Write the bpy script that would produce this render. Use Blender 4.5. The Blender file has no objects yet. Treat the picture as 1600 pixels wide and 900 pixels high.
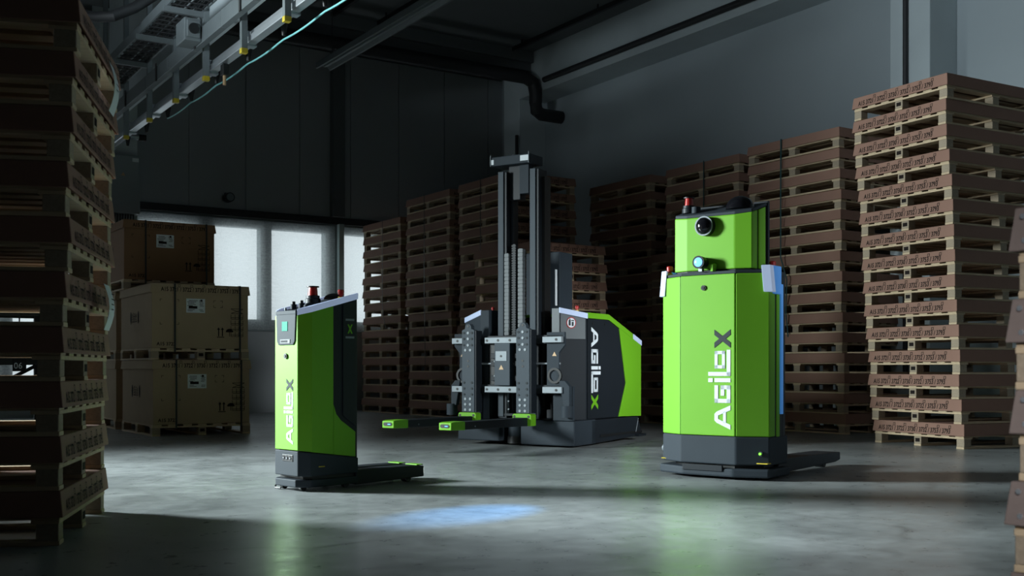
import bpy, bmesh, math, random
from mathutils import Vector, Matrix
random.seed(7)
SC = bpy.context.scene
COL = SC.collection
PI = math.pi
YAW = math.radians(32.94)            # the hall is turned this much against the lens axis; X runs along the back wall, Y along the side walls
CY, SY = math.cos(YAW), math.sin(YAW)

# ---------------------------------------------------------------- camera, world, lights, exposure
def cam_to_hall(lat, d):
    return (lat * CY + d * SY, -lat * SY + d * CY)

cd = bpy.data.cameras.new('camera')
cam = bpy.data.objects.new('camera', cd)
COL.objects.link(cam)
cam.location = (0, 0, 0.85)
cam.rotation_euler = (PI / 2, 0, -YAW)
cd.sensor_width = 36
cd.lens = 1690 / 1600 * 36
cd.shift_y = 126 / 1600
cd.clip_end = 200
cd.dof.use_dof = True
cd.dof.focus_distance = 9.5
cd.dof.aperture_fstop = 4.0
SC.camera = cam

w = bpy.data.worlds.new('overcast')
SC.world = w
w.use_nodes = True
bgn = w.node_tree.nodes['Background']
bgn.inputs['Color'].default_value = (0.80, 0.91, 0.95, 1)
bgn.inputs['Strength'].default_value = 1.08

SC.view_settings.view_transform = 'Standard'
SC.view_settings.look = 'None'
SC.view_settings.gamma = 1
SC.view_settings.use_curve_mapping = False
SC.view_settings.exposure = 0.0

def area(name, loc, target, sx, sy, power, color, spread=180):
    l = bpy.data.lights.new(name, 'AREA')
    l.shape = 'RECTANGLE'
    l.size, l.size_y = sx, sy
    l.energy = power
    l.color = color
    l.spread = math.radians(spread)
    o = bpy.data.objects.new(name, l)
    COL.objects.link(o)
    o.location = loc
    o.rotation_euler = (Vector(target) - Vector(loc)).to_track_quat('-Z', 'Y').to_euler()
    return o

kx, ky = cam_to_hall(-9.0, 9.0)
tx, ty = cam_to_hall(1.5, 7.6)
area('key_softbox', (kx, ky, 3.1), (tx, ty, 0.5), 1.4, 1.9, 430, (0.86, 0.985, 1.0), 72)
fx, fy = cam_to_hall(6.2, 3.6)
gx, gy = cam_to_hall(1.2, 12.4)
area('fill_softbox', (fx, fy, 2.9), (gx, gy, 0.9), 1.0, 1.0, 21, (0.90, 0.97, 1.0), 23)
area('wall_wash', (4.5, 7.3, 5.1), (12.8, 8.6, 6.2), 1.2, 1.2, 33, (0.80, 0.93, 1.0), 75)
ox, oy = cam_to_hall(0.7, 5.6)
area('floor_fill', (ox, oy, 7.0), (ox, oy, 0), 0.6, 1.2, 15, (0.86, 0.97, 1.0), 34)  # added unseen overhead light that lifts the foreground floor
area('left_wash', (-2.0, 8.0, 3.4), (4.0, 11.6, 6.2), 0.8, 0.8, 42, (0.80, 0.93, 1.0), 36)  # added wash that brightens the partition above the tray
hx, hy = cam_to_hall(0.1, -0.8)
ix, iy = cam_to_hall(1.62, 3.1)
area('worn_stack_fill', (hx, hy, 1.9), (ix, iy, 0.7), 0.4, 0.4, 4.5, (0.95, 0.97, 1.0), 30)  # added fill from behind the camera, aimed at the near right stack

# ---------------------------------------------------------------- materials
def mat(name, col, rough=0.5, metal=0.0, spec=0.5, noise=0.0, nscale=8.0, bump=0.0, bscale=60.0, stretch=None, emit=None, coat=0.0, ao=None):
    m = bpy.data.materials.new(name)
    m.use_nodes = True
    nt = m.node_tree
    p = nt.nodes['Principled BSDF']
    p.inputs['Base Color'].default_value = (*col, 1)
    p.inputs['Roughness'].default_value = rough
    p.inputs['Metallic'].default_value = metal
    p.inputs['Specular IOR Level'].default_value = spec
    p.inputs['Coat Weight'].default_value = coat
    tc = nt.nodes.new('ShaderNodeTexCoord')
    mp = nt.nodes.new('ShaderNodeMapping')
    nt.links.new(tc.outputs['Object'], mp.inputs['Vector'])
    if stretch:
        mp.inputs['Scale'].default_value = stretch
    if noise:
        n = nt.nodes.new('ShaderNodeTexNoise')
        n.inputs['Scale'].default_value = nscale
        n.inputs['Detail'].default_value = 6
        nt.links.new(mp.outputs['Vector'], n.inputs['Vector'])
        r = nt.nodes.new('ShaderNodeMix')
        r.data_type = 'RGBA'
        r.inputs['A'].default_value = (*[c * (1 - noise) for c in col], 1)
        r.inputs['B'].default_value = (*[min(1, c * (1 + noise)) for c in col], 1)
        nt.links.new(n.outputs['Fac'], r.inputs['Factor'])
        nt.links.new(r.outputs['Result'], p.inputs['Base Color'])
    if bump:
        n2 = nt.nodes.new('ShaderNodeTexNoise')
        n2.inputs['Scale'].default_value = bscale
        n2.inputs['Detail'].default_value = 4
        nt.links.new(mp.outputs['Vector'], n2.inputs['Vector'])
        b = nt.nodes.new('ShaderNodeBump')
        b.inputs['Strength'].default_value = bump
        b.inputs['Distance'].default_value = 0.01
        nt.links.new(n2.outputs['Fac'], b.inputs['Height'])
        nt.links.new(b.outputs['Normal'], p.inputs['Normal'])
    if emit:
        p.inputs['Emission Color'].default_value = (*emit[0], 1)
        p.inputs['Emission Strength'].default_value = emit[1]
    return m

M = {
    'lime': mat('lime_paint', (0.150, 0.43, 0.012), 0.55, spec=0.40, noise=0.05, nscale=3, bump=0.02, bscale=400),
    'slate': mat('slate_coating', (0.026, 0.036, 0.047), 0.68, spec=0.3, noise=0.12, nscale=5, bump=0.04, bscale=500),
    'slatelight': mat('pale_slate_coating', (0.050, 0.066, 0.082), 0.62, spec=0.35, noise=0.1, nscale=5),
    'grey': mat('grey_panel_paint', (0.13, 0.145, 0.155), 0.5, spec=0.35, noise=0.06),
    'dark': mat('charcoal_plastic', (0.011, 0.015, 0.020), 0.5, spec=0.3, noise=0.15, nscale=6),
    'black': mat('black_rubber', (0.008, 0.009, 0.010), 0.5, noise=0.2, nscale=10),
    'glossblack': mat('gloss_black', (0.006, 0.006, 0.008), 0.12, noise=0.1),
    'steel': mat('zinc_steel', (0.42, 0.46, 0.50), 0.38, metal=0.7, noise=0.1, nscale=20, stretch=(1, 1, 12)),
    'silver': mat('silver_plate', (0.26, 0.295, 0.32), 0.55, metal=0.2, noise=0.06),
    'white': mat('white_print', (0.74, 0.79, 0.83), 0.65, spec=0.2, noise=0.03),
    'print': mat('dark_print', (0.035, 0.043, 0.048), 0.6, spec=0.2, noise=0.05),
    'ink': mat('black_ink', (0.014, 0.010, 0.009), 0.85, spec=0.2, noise=0.1),
    'strip': mat('frosted_light_strip', (0.42, 0.50, 0.66), 0.45, noise=0.03, emit=((0.50, 0.62, 0.90), 0.30)),
    'bluestrip': mat('blue_light_strip', (0.12, 0.34, 0.80), 0.35, noise=0.03, emit=((0.06, 0.30, 0.85), 0.22)),
    'teal': mat('teal_display', (0.0, 0.20, 0.14), 0.6, spec=0.2, noise=0.05, emit=((0.0, 0.42, 0.28), 0.30)),
    'red': mat('red_plastic', (0.42, 0.02, 0.018), 0.3, noise=0.08),
    'yellow': mat('yellow_plastic', (0.55, 0.42, 0.02), 0.45, noise=0.08),
    'amber': mat('warning_sticker', (0.60, 0.40, 0.22), 0.5, noise=0.08),
    'bluelamp': mat('blue_lamp_lens', (0.05, 0.25, 0.9), 0.2, noise=0.02, emit=((0.22, 0.60, 1.0), 1.5)),
    'greenled': mat('green_led', (0.05, 0.5, 0.02), 0.3, noise=0.02, emit=((0.2, 1.0, 0.05), 2.5)),
    'blueled': mat('blue_led', (0.05, 0.2, 0.6), 0.3, noise=0.02, emit=((0.15, 0.5, 1.0), 1.2)),
    'whiteled': mat('white_led', (0.8, 0.85, 0.85), 0.3, noise=0.02, emit=((0.85, 1.0, 0.95), 2.5)),
    'wood': mat('pale_pine', (0.52, 0.40, 0.26), 0.75, noise=0.28, nscale=5, stretch=(6, 1.2, 6), bump=0.15, bscale=40),
    'block': mat('chipboard_block', (0.33, 0.265, 0.19), 0.85, noise=0.3, nscale=70, bump=0.2, bscale=120),
    'cap': mat('brown_card', (0.265, 0.145, 0.105), 0.8, noise=0.12, nscale=4, bump=0.05, bscale=90),
    'oldcap': mat('red_brown_card', (0.20, 0.155, 0.138), 0.75, noise=0.25, nscale=6, bump=0.2, bscale=40),
    'kraft': mat('kraft_card', (0.40, 0.30, 0.19), 0.85, noise=0.10, nscale=3, bump=0.05, bscale=90),
    'dkraft': mat('dark_kraft_card', (0.24, 0.13, 0.065), 0.85, noise=0.10, nscale=3, bump=0.05, bscale=90),
    'paper': mat('white_paper', (0.70, 0.76, 0.78), 0.7, noise=0.04),
    'strap': mat('black_strap', (0.010, 0.012, 0.014), 0.4, noise=0.1),
    'tealstrap': mat('teal_strap', (0.012, 0.055, 0.060), 0.4, noise=0.1),
    'cyan': mat('cyan_hose', (0.22, 0.60, 0.62), 0.4, noise=0.05),
    'galv': mat('galvanised_sheet', (0.165, 0.19, 0.20), 0.5, metal=0.3, noise=0.12, nscale=9),
    'alu': mat('aluminium', (0.62, 0.66, 0.70), 0.33, metal=0.75, noise=0.08, nscale=9),
    'cabinet': mat('cabinet_paint', (0.26, 0.31, 0.33), 0.45, noise=0.04),
    'plaster': mat('painted_plaster', (0.40, 0.45, 0.475), 0.85, noise=0.05, nscale=1.3, bump=0.05, bscale=50),
    'conc': mat('pale_concrete', (0.50, 0.56, 0.58), 0.8, noise=0.08, nscale=2.2, bump=0.08, bscale=30),
    'panel': mat('sandwich_panel', (0.34, 0.37, 0.385), 0.7, noise=0.05, nscale=1.0),
    'ceil': mat('ceiling_sheet', (0.13, 0.142, 0.148), 0.8, noise=0.06, nscale=0.8),
    'frame': mat('window_frame_paint', (0.20, 0.24, 0.25), 0.5, noise=0.06),
    'duct': mat('dark_duct', (0.022, 0.023, 0.025), 0.6, noise=0.15),
    'post': mat('green_lit_post', (0.50, 0.62, 0.62), 0.4, noise=0.05),  # pale green tone stands in for the light on the post
}

def floor_mat():
    m = bpy.data.materials.new('polished_concrete_floor')
    m.use_nodes = True
    nt = m.node_tree
    p = nt.nodes['Principled BSDF']
    tc = nt.nodes.new('ShaderNodeTexCoord')
    def noise(scale, detail, rough=0.55, st=(1, 1, 1), dist=0.0):
        mp = nt.nodes.new('ShaderNodeMapping')
        mp.inputs['Scale'].default_value = st
        nt.links.new(tc.outputs['Object'], mp.inputs['Vector'])
        n = nt.nodes.new('ShaderNodeTexNoise')
        n.inputs['Scale'].default_value = scale
        n.inputs['Detail'].default_value = detail
        n.inputs['Roughness'].default_value = rough
        n.inputs['Distortion'].default_value = dist
        nt.links.new(mp.outputs['Vector'], n.inputs['Vector'])
        return n
    n1 = noise(0.9, 8, 0.62, (1, 1, 1), 0.6)
    n2 = noise(7.0, 8, 0.65)
    r1 = nt.nodes.new('ShaderNodeValToRGB')
    r1.color_ramp.elements[0].position = 0.30
    r1.color_ramp.elements[0].color = (0.20, 0.217, 0.22, 1)
    r1.color_ramp.elements[1].position = 0.72
    r1.color_ramp.elements[1].color = (0.43, 0.458, 0.462, 1)
    nt.links.new(n1.outputs['Fac'], r1.inputs['Fac'])
    r2 = nt.nodes.new('ShaderNodeValToRGB')
    r2.color_ramp.elements[0].position = 0.36
    r2.color_ramp.elements[0].color = (0.86, 0.86, 0.86, 1)
    r2.color_ramp.elements[1].position = 0.62
    r2.color_ramp.elements[1].color = (1.04, 1.04, 1.04, 1)
    nt.links.new(n2.outputs['Fac'], r2.inputs['Fac'])
    mx = nt.nodes.new('ShaderNodeMix')
    mx.data_type = 'RGBA'
    mx.blend_type = 'MULTIPLY'
    mx.inputs['Factor'].default_value = 1
    nt.links.new(r1.outputs['Color'], mx.inputs['A'])
    nt.links.new(r2.outputs['Color'], mx.inputs['B'])
    # thin drag scratches and tyre arcs
    w1 = nt.nodes.new('ShaderNodeTexVoronoi')
    w1.feature = 'DISTANCE_TO_EDGE'
    w1.inputs['Scale'].default_value = 0.55
    mpv = nt.nodes.new('ShaderNodeMapping')
    mpv.inputs['Rotation'].default_value = (0, 0, 0.5)
    mpv.inputs['Scale'].default_value = (0.45, 1.2, 1)
    nt.links.new(tc.outputs['Object'], mpv.inputs['Vector'])
    dn = noise(1.6, 3)
    add = nt.nodes.new('ShaderNodeMix')
    add.data_type = 'VECTOR'
    add.inputs['Factor'].default_value = 0.22
    nt.links.new(mpv.outputs['Vector'], add.inputs['A'])
    nt.links.new(dn.outputs['Color'], add.inputs['B'])
    nt.links.new(add.outputs['Result'], w1.inputs['Vector'])
    cr = nt.nodes.new('ShaderNodeValToRGB')
    cr.color_ramp.elements[0].position = 0.0
    cr.color_ramp.elements[0].color = (0.62, 0.62, 0.62, 1)
    cr.color_ramp.elements[1].position = 0.012
    cr.color_ramp.elements[1].color = (1, 1, 1, 1)
    nt.links.new(w1.outputs['Distance'], cr.inputs['Fac'])
    gate = noise(0.7, 2)
    gr = nt.nodes.new('ShaderNodeValToRGB')
    gr.color_ramp.elements[0].position = 0.47
    gr.color_ramp.elements[0].color = (0, 0, 0, 1)
    gr.color_ramp.elements[1].position = 0.58
    gr.color_ramp.elements[1].color = (1, 1, 1, 1)
    nt.links.new(gate.outputs['Fac'], gr.inputs['Fac'])
    mx2 = nt.nodes.new('ShaderNodeMix')
    mx2.data_type = 'RGBA'
    mx2.blend_type = 'MULTIPLY'
    nt.links.new(gr.outputs['Color'], mx2.inputs['Factor'])
    nt.links.new(mx.outputs['Result'], mx2.inputs['A'])
    nt.links.new(cr.outputs['Color'], mx2.inputs['B'])
    nt.links.new(mx2.outputs['Result'], p.inputs['Base Color'])
    rr = nt.nodes.new('ShaderNodeMapRange')
    rr.inputs['From Min'].default_value = 0.3
    rr.inputs['From Max'].default_value = 0.7
    rr.inputs['To Min'].default_value = 0.25
    rr.inputs['To Max'].default_value = 0.38
    nt.links.new(n2.outputs['Fac'], rr.inputs['Value'])
    nt.links.new(rr.outputs['Result'], p.inputs['Roughness'])
    b = nt.nodes.new('ShaderNodeBump')
    b.inputs['Strength'].default_value = 0.06
    b.inputs['Distance'].default_value = 0.003
    nt.links.new(n2.outputs['Fac'], b.inputs['Height'])
    nt.links.new(b.outputs['Normal'], p.inputs['Normal'])
    p.inputs['Specular IOR Level'].default_value = 0.45
    return m
M['floor'] = floor_mat()

def blind_mat():
    m = bpy.data.materials.new('sheer_roller_fabric')
    m.use_nodes = True
    nt = m.node_tree
    nt.nodes.remove(nt.nodes['Principled BSDF'])
    out = nt.nodes['Material Output']
    tc = nt.nodes.new('ShaderNodeTexCoord')
    def nz(scale, st):
        mp = nt.nodes.new('ShaderNodeMapping')
        mp.inputs['Scale'].default_value = st
        nt.links.new(tc.outputs['Object'], mp.inputs['Vector'])
        n = nt.nodes.new('ShaderNodeTexNoise')
        n.inputs['Scale'].default_value = scale
        n.inputs['Detail'].default_value = 3
        nt.links.new(mp.outputs['Vector'], n.inputs['Vector'])
        return n
    a, b = nz(9, (0.6, 1, 9)), nz(30, (1, 1, 1))
    ad = nt.nodes.new('ShaderNodeMath')
    ad.operation = 'ADD'
    nt.links.new(a.outputs['Fac'], ad.inputs[0])
    nt.links.new(b.outputs['Fac'], ad.inputs[1])
    mr = nt.nodes.new('ShaderNodeMapRange')
    mr.inputs['From Min'].default_value = 0.7
    mr.inputs['From Max'].default_value = 1.3
    mr.inputs['To Min'].default_value = 0.30
    mr.inputs['To Max'].default_value = 0.55
    nt.links.new(ad.outputs['Value'], mr.inputs['Value'])
    tl = nt.nodes.new('ShaderNodeBsdfTranslucent')
    tl.inputs['Color'].default_value = (0.80, 0.86, 0.87, 1)
    tr = nt.nodes.new('ShaderNodeBsdfTransparent')
    mx = nt.nodes.new('ShaderNodeMixShader')
    nt.links.new(mr.outputs['Result'], mx.inputs['Fac'])
    nt.links.new(tr.outputs['BSDF'], mx.inputs[1])
    nt.links.new(tl.outputs['BSDF'], mx.inputs[2])
    nt.links.new(mx.outputs['Shader'], out.inputs['Surface'])
    return m
M['blind'] = blind_mat()

def glass_mat():
    m = bpy.data.materials.new('window_glass')
    m.use_nodes = True
    nt = m.node_tree
    nt.nodes.remove(nt.nodes['Principled BSDF'])
    tr = nt.nodes.new('ShaderNodeBsdfTransparent')
    gl = nt.nodes.new('ShaderNodeBsdfGlossy')
    gl.inputs['Roughness'].default_value = 0.02
    mx = nt.nodes.new('ShaderNodeMixShader')
    mx.inputs['Fac'].default_value = 0.06
    nt.links.new(tr.outputs['BSDF'], mx.inputs[1])
    nt.links.new(gl.outputs['BSDF'], mx.inputs[2])
    nt.links.new(mx.outputs['Shader'], nt.nodes['Material Output'].inputs['Surface'])
    return m
M['glass'] = glass_mat()

# ---------------------------------------------------------------- mesh helpers
class B:
    """collects shapes into one mesh"""
    def __init__(s):
        s.v, s.f = [], []
    def add(s, vs, fs):
        n = len(s.v)
        s.v += [tuple(p) for p in vs]
        s.f += [tuple(i + n for i in q) for q in fs]
        return s
    def box(s, x0, x1, y0, y1, z0, z1):
        return s.add([(x0, y0, z0), (x1, y0, z0), (x1, y1, z0), (x0, y1, z0), (x0, y0, z1), (x1, y0, z1), (x1, y1, z1), (x0, y1, z1)],
                     [(0, 3, 2, 1), (4, 5, 6, 7), (0, 1, 5, 4), (1, 2, 6, 5), (2, 3, 7, 6), (3, 0, 4, 7)])
    def prism(s, poly, z0, z1, axis='z'):
        """poly is (p, q) counter-clockwise; z0, z1 numbers or functions of (p, q). axis z: (p,q,h); x: (h,p,q); y: (p,h,q)"""
        f0 = z0 if callable(z0) else (lambda p, q: z0)
        f1 = z1 if callable(z1) else (lambda p, q: z1)
        n = len(poly)
        def put(p, q, h):
            return (p, q, h) if axis == 'z' else ((h, p, q) if axis == 'x' else (p, h, q))
        vs = [put(p, q, f0(p, q)) for p, q in poly] + [put(p, q, f1(p, q)) for p, q in poly]
        fs = [tuple(range(n - 1, -1, -1)), tuple(range(n, 2 * n))] + [(i, (i + 1) % n, n + (i + 1) % n, n + i) for i in range(n)]
        return s.add(vs, fs)
    def cyl(s, c, r, h, axis='z', n=20, r2=None):
        r2 = r if r2 is None else r2
        vs = []
        for rr, hh in ((r, 0), (r2, h)):
            for i in range(n):
                a = 2 * PI * i / n
                p, q = rr * math.cos(a), rr * math.sin(a)
                vs.append((c[0] + p, c[1] + q, c[2] + hh) if axis == 'z' else ((c[0] + hh, c[1] + p, c[2] + q) if axis == 'x' else (c[0] + p, c[1] + hh, c[2] + q)))
        return s.add(vs, [tuple(range(n - 1, -1, -1)), tuple(range(n, 2 * n))] + [(i, (i + 1) % n, n + (i + 1) % n, n + i) for i in range(n)])
    def lathe(s, c, prof, n=24):
        vs, fs = [], []
        for r, z in prof:
            for i in range(n):
                a = 2 * PI * i / n
                vs.append((c[0] + r * math.cos(a), c[1] + r * math.sin(a), c[2] + z))
        for k in range(len(prof) - 1):
            for i in range(n):
                j = (i + 1) % n
                fs.append((k * n + i, k * n + j, (k + 1) * n + j, (k + 1) * n + i))
        fs.append(tuple(range(n - 1, -1, -1)))
        fs.append(tuple((len(prof) - 1) * n + i for i in range(n)))
        return s.add(vs, fs)
    def dome(s, c, rx, ry, rz, n=24, m=7):
        vs, fs = [], []
        for k in range(m):
            t = k / m * PI / 2
            for i in range(n):
                a = 2 * PI * i / n
                vs.append((c[0] + rx * math.cos(t) * math.cos(a), c[1] + ry * math.cos(t) * math.sin(a), c[2] + rz * math.sin(t)))
        vs.append((c[0], c[1], c[2] + rz))
        for k in range(m - 1):
            for i in range(n):
                j = (i + 1) % n
                fs.append((k * n + i, k * n + j, (k + 1) * n + j, (k + 1) * n + i))
        for i in range(n):
            fs.append(((m - 1) * n + i, (m - 1) * n + (i + 1) % n, m * n))
        fs.append(tuple(range(n - 1, -1, -1)))
        return s.add(vs, fs)
    def tube(s, pts, r, n=10):
        pts = [Vector(p) for p in pts]
        rings = []
        for i, p in enumerate(pts):
            t = (pts[min(i + 1, len(pts) - 1)] - pts[max(i - 1, 0)]).normalized()
            up = Vector((0, 0, 1)) if abs(t.z) < 0.95 else Vector((1, 0, 0))
            a = t.cross(up).normalized()
            b = a.cross(t).normalized()
            rings.append([p + a * (r * math.cos(2 * PI * k / n)) + b * (r * math.sin(2 * PI * k / n)) for k in range(n)])
        vs = [q for ring in rings for q in ring]
        fs = []
        for i in range(len(pts) - 1):
            for k in range(n):
                j = (k + 1) % n
                fs.append((i * n + k, i * n + j, (i + 1) * n + j, (i + 1) * n + k))
        fs += [tuple(range(n - 1, -1, -1)), tuple((len(pts) - 1) * n + k for k in range(n))]
        return s.add(vs, fs)
    def moved(s, mtx):
        s.v = [tuple(mtx @ Vector(p)) for p in s.v]
        return s
    def mesh(s, name, m, bevel=0.0, smooth=False, seg=2):
        me = bpy.data.meshes.new(name)
        me.from_pydata(s.v, [], s.f)
        bm = bmesh.new()
        bm.from_mesh(me)
        bmesh.ops.recalc_face_normals(bm, faces=bm.faces)
        if bevel:
            es = [e for e in bm.edges if len(e.link_faces) == 2 and e.calc_face_angle(0) > 0.2]
            bmesh.ops.bevel(bm, geom=es, offset=bevel, segments=seg, affect='EDGES', profile=0.5, clamp_overlap=True)
        bm.to_mesh(me)
        bm.free()
        me.materials.append(m)
        if smooth:
            for p in me.polygons:
                p.use_smooth = True
            me.set_sharp_from_angle(angle=math.radians(35))
        return me
    def obj(s, name, m, parent=None, bevel=0.0, smooth=False, label=None, loc=None):
        o = bpy.data.objects.new(name, s.mesh(name, m, bevel, smooth))
        COL.objects.link(o)
        if parent:
            o.parent = parent
        if label:
            o['label'] = label
        if loc:
            o.location = loc
        return o

def link(name, me, parent, loc=(0, 0, 0), rot=(0, 0, 0), label=None):
    o = bpy.data.objects.new(name, me)
    COL.objects.link(o)
    o.parent = parent
    o.location = loc
    o.rotation_euler = rot
    if label:
        o['label'] = label
    return o
def thing(name, label, cat, loc=(0, 0, 0), rotz=0.0, group=None):
    o = bpy.data.objects.new(name, None)
    COL.objects.link(o)
    o.location = loc
    o.rotation_euler = (0, 0, rotz)
    o['label'] = label
    o['category'] = cat
    if group:
        o['group'] = group
    return o
def tag(o, label, cat, group=None):
    o['label'] = label
    o['category'] = cat
    if group:
        o['group'] = group
    return o
def struct(name, b, m, **k):
    o = b.obj(name, m, **k)
    o['kind'] = 'structure'
    return o

# lettering: strokes with square ends, in units of letter height, laid on a plane
def stroke(b, pts, wd, closed=False, th=0.02):
    n = len(pts)
    segs = [(pts[i], pts[(i + 1) % n]) for i in range(n if closed else n - 1)]
    for (x0, y0), (x1, y1) in segs:
        dx, dy = x1 - x0, y1 - y0
        L = math.hypot(dx, dy)
        dx, dy = dx / L, dy / L
        e = wd / 2
        a0, a1 = (x0 - dx * e, y0 - dy * e), (x1 + dx * e, y1 + dy * e)
        px, py = -dy * e, dx * e
        b.prism([(a0[0] - px, a0[1] - py), (a1[0] - px, a1[1] - py), (a1[0] + px, a1[1] + py), (a0[0] + px, a0[1] + py)], 0, th)
def word_meshes(size, dark):
    b = B()
    W = 0.22
    # A with a cropped apex
    b.prism([(0.0, 0.0), (0.26, 0.0), (0.56, 0.74), (0.76, 0.74), (1.06, 0.0), (1.32, 0.0), (0.96, 0.84), (0.84, 0.96), (0.48, 0.96), (0.36, 0.84)][:], 0, 0.02)
    b.box(0.36, 0.96, 0.27, 0.44, 0, 0.02)
    stroke(b, [(2.30, 0.85), (1.56, 0.85), (1.56, 0.11), (2.30, 0.11), (2.30, 0.48), (1.95, 0.48)], W)
    b.box(2.58, 2.80, 0, 0.96, 0, 0.02)
    b.box(2.58, 2.80, 1.06, 1.34, 0, 0.02)
    stroke(b, [(3.03, 1.23), (3.03, 0.11), (4.24, 0.11)], W)
    stroke(b, [(3.42, 0.42), (4.20, 0.42), (4.20, 0.86), (3.42, 0.86)], W - 0.04, closed=True)
    x = B()
    x.prism([(4.46, 0.0), (4.75, 0.0), (4.96, 0.288), (5.17, 0.0), (5.46, 0.0), (5.105, 0.485), (5.46, 0.97), (5.17, 0.97), (4.96, 0.682), (4.75, 0.97), (4.46, 0.97), (4.815, 0.485)], 0, 0.02)
    for q in (b, x):
        q.v = [(p[0] * size, p[1] * size, p[2] * 0.1) for p in q.v]
    return b.mesh('lettering', M['white']), x.mesh('lettering', dark)

def text_mesh(txt, size, m, bold=False):
    cu = bpy.data.curves.new('writing', 'FONT')
    cu.body = txt
    cu.size = size
    cu.resolution_u = 2
    if bold:
        cu.offset = size * 0.022
    t = bpy.data.objects.new('writing', cu)
    COL.objects.link(t)
    dg = bpy.context.evaluated_depsgraph_get()
    me = bpy.data.meshes.new_from_object(t.evaluated_get(dg))
    bpy.data.objects.remove(t)
    xs = [v.co.x for v in me.vertices]
    me['wid'] = max(xs) - min(xs)
    me.materials.clear()
    me.materials.append(m)
    return me

# ---------------------------------------------------------------- the hall
XR, YB, ZC = 12.8, 20.2, 7.2
XL, YF = -12.0, -12.0
struct('floor', B().box(XL, XR + 0.3, YF, YB + 0.3, -0.2, 0), M['floor'])
struct('ceiling', B().box(XL, XR + 0.3, YF, YB + 0.3, ZC, ZC + 0.2), M['ceil'])
struct('wall_right', B().box(XR, XR + 0.3, YF, YB + 0.3, 0, ZC), M['plaster'])
struct('wall_left', B().box(XL - 0.3, XL, YF, YB + 0.3, 0, ZC), M['ceil'])
struct('wall_front', B().box(XL, XR, YF - 0.3, YF, 0, ZC), M['ceil'])
# back wall: dado below, strip of windows, sandwich panels above
WZ0, WZ1 = 1.72, 3.80
wb = struct('wall_back', B().box(XL, 4.2, YB, YB + 0.3, 0, 0.5).box(4.2, XR, YB, YB + 0.3, 0, WZ0).box(XL, XR, YB, YB + 0.3, WZ1, ZC), M['panel'])
px_ = 5.90 - 1.09 * 8
pm = B().box(0.006, 1.084, -0.03, 0, WZ1 + 0.08, ZC - 0.01).mesh('panel', M['panel'], bevel=0.006)
while px_ < XR - 0.2:
    link('panel', pm, wb, (px_, YB, 0))
    px_ += 1.09
# window strip: mullions between panes, glass, sheer blinds
pane_edges = [(-11.4, -10.35), (-10.1, -9.05), (-8.8, -7.75), (-7.5, -6.45), (-6.2, -5.15), (-4.9, -3.85), (-3.6, -2.55), (-2.3, -1.25), (-1.0, 0.05), (0.3, 1.35), (1.6, 2.65), (2.9, 3.9), (5.0, 6.04), (6.40, 7.31), (7.53, 8.66), (9.0, 10.1), (10.35, 11.4)]
wn = 1
for i, (x0, x1) in enumerate(pane_edges):
    l = XL if i == 0 else (pane_edges[i - 1][1] + x0) / 2
    r = XR if i == len(pane_edges) - 1 else (x1 + pane_edges[i + 1][0]) / 2
    z0 = 0.5 if x1 < 4.2 else WZ0
    if 4.2 < r < 5 and x1 < 4.2:
        r = 4.2
    if x0 > 4.2 and l < 4.6:
        l = 4.2
    b = B().box(l, x0, YB + 0.04, YB + 0.26, z0, WZ1).box(x1, r, YB + 0.04, YB + 0.26, z0, WZ1)
    b.box(x0, x1, YB + 0.04, YB + 0.26, 3.57, WZ1).box(x0, x1, YB + 0.04, YB + 0.26, z0, z0 + 0.08)
    o = struct('window_%d' % wn, b, M['frame'])
    B().box(x0, x1, YB + 0.14, YB + 0.15, z0 + 0.08, 3.57).obj('pane', M['glass'], o)
    wn += 1
struct('trim_1', B().box(XL, 11.9, YB - 0.10, YB - 0.031, 3.74, 3.88), M['duct'], bevel=0.01)
for k, (x0, x1, lab) in enumerate([(1.2, 4.55, 'pale sheer roller blind behind the pallet stack and card boxes'),
                                   (4.6, 8.82, 'wide pale sheer roller blind between the card boxes and the green lit post'),
                                   (8.98, 11.9, 'pale sheer roller blind beyond the post, behind the dark pallet row')]):
    r = thing('roller_blind', lab, 'blind', ((x0 + x1) / 2, YB - 0.06, WZ0), 0, 'roller blinds on the back windows')
    h = (x1 - x0) / 2
    lo = -1.2 if k == 0 else -0.12
    B().add([(-h, 0, lo), (h, 0, lo), (h, 0, 1.98), (-h, 0, 1.98)], [(0, 1, 2, 3)]).obj('fabric', M['blind'], r)
    B().box(-h, h, -0.012, 0.012, lo - 0.03, lo).obj('bottom_bar', M['frame'], r)
# window post in its green-lit tone and the dark steel column above it
struct('trim_2', B().box(8.84, 8.95, YB - 0.22, YB - 0.10, 0, 3.74), M['post'], bevel=0.01)
struct('trim_3', B().box(8.72, 8.98, YB - 0.20, YB - 0.031, 3.88, ZC), M['ceil'], bevel=0.01)
# right columns and beam
struct('trim_4', B().box(12.22, XR, 8.86, 9.48, 0, ZC), M['conc'], bevel=0.012)
struct('trim_5', B().box(12.15, XR, 18.48, 19.07, 0, ZC), M['conc'], bevel=0.012)
struct('trim_6', B().box(12.15, XR, YF, 8.86, 6.36, ZC).box(12.15, XR, 9.48, 18.48, 6.36, ZC), M['conc'])
# cross beam along the back, two steps
struct('trim_7', B().box(XL, 12.15, 18.05, 18.45, 6.75, ZC).box(XL, 12.15, 17.95, 18.05, 6.98, ZC), M['ceil'])
# partition above the conveyor line and its column
struct('wall_partition', B().box(4.0, 4.06, 6.0, 18.0, 4.77, ZC), M['conc'])
struct('trim_8', B().box(3.95, 4.55, 18.46, 19.05, 0, ZC), M['conc'], bevel=0.012)

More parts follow.
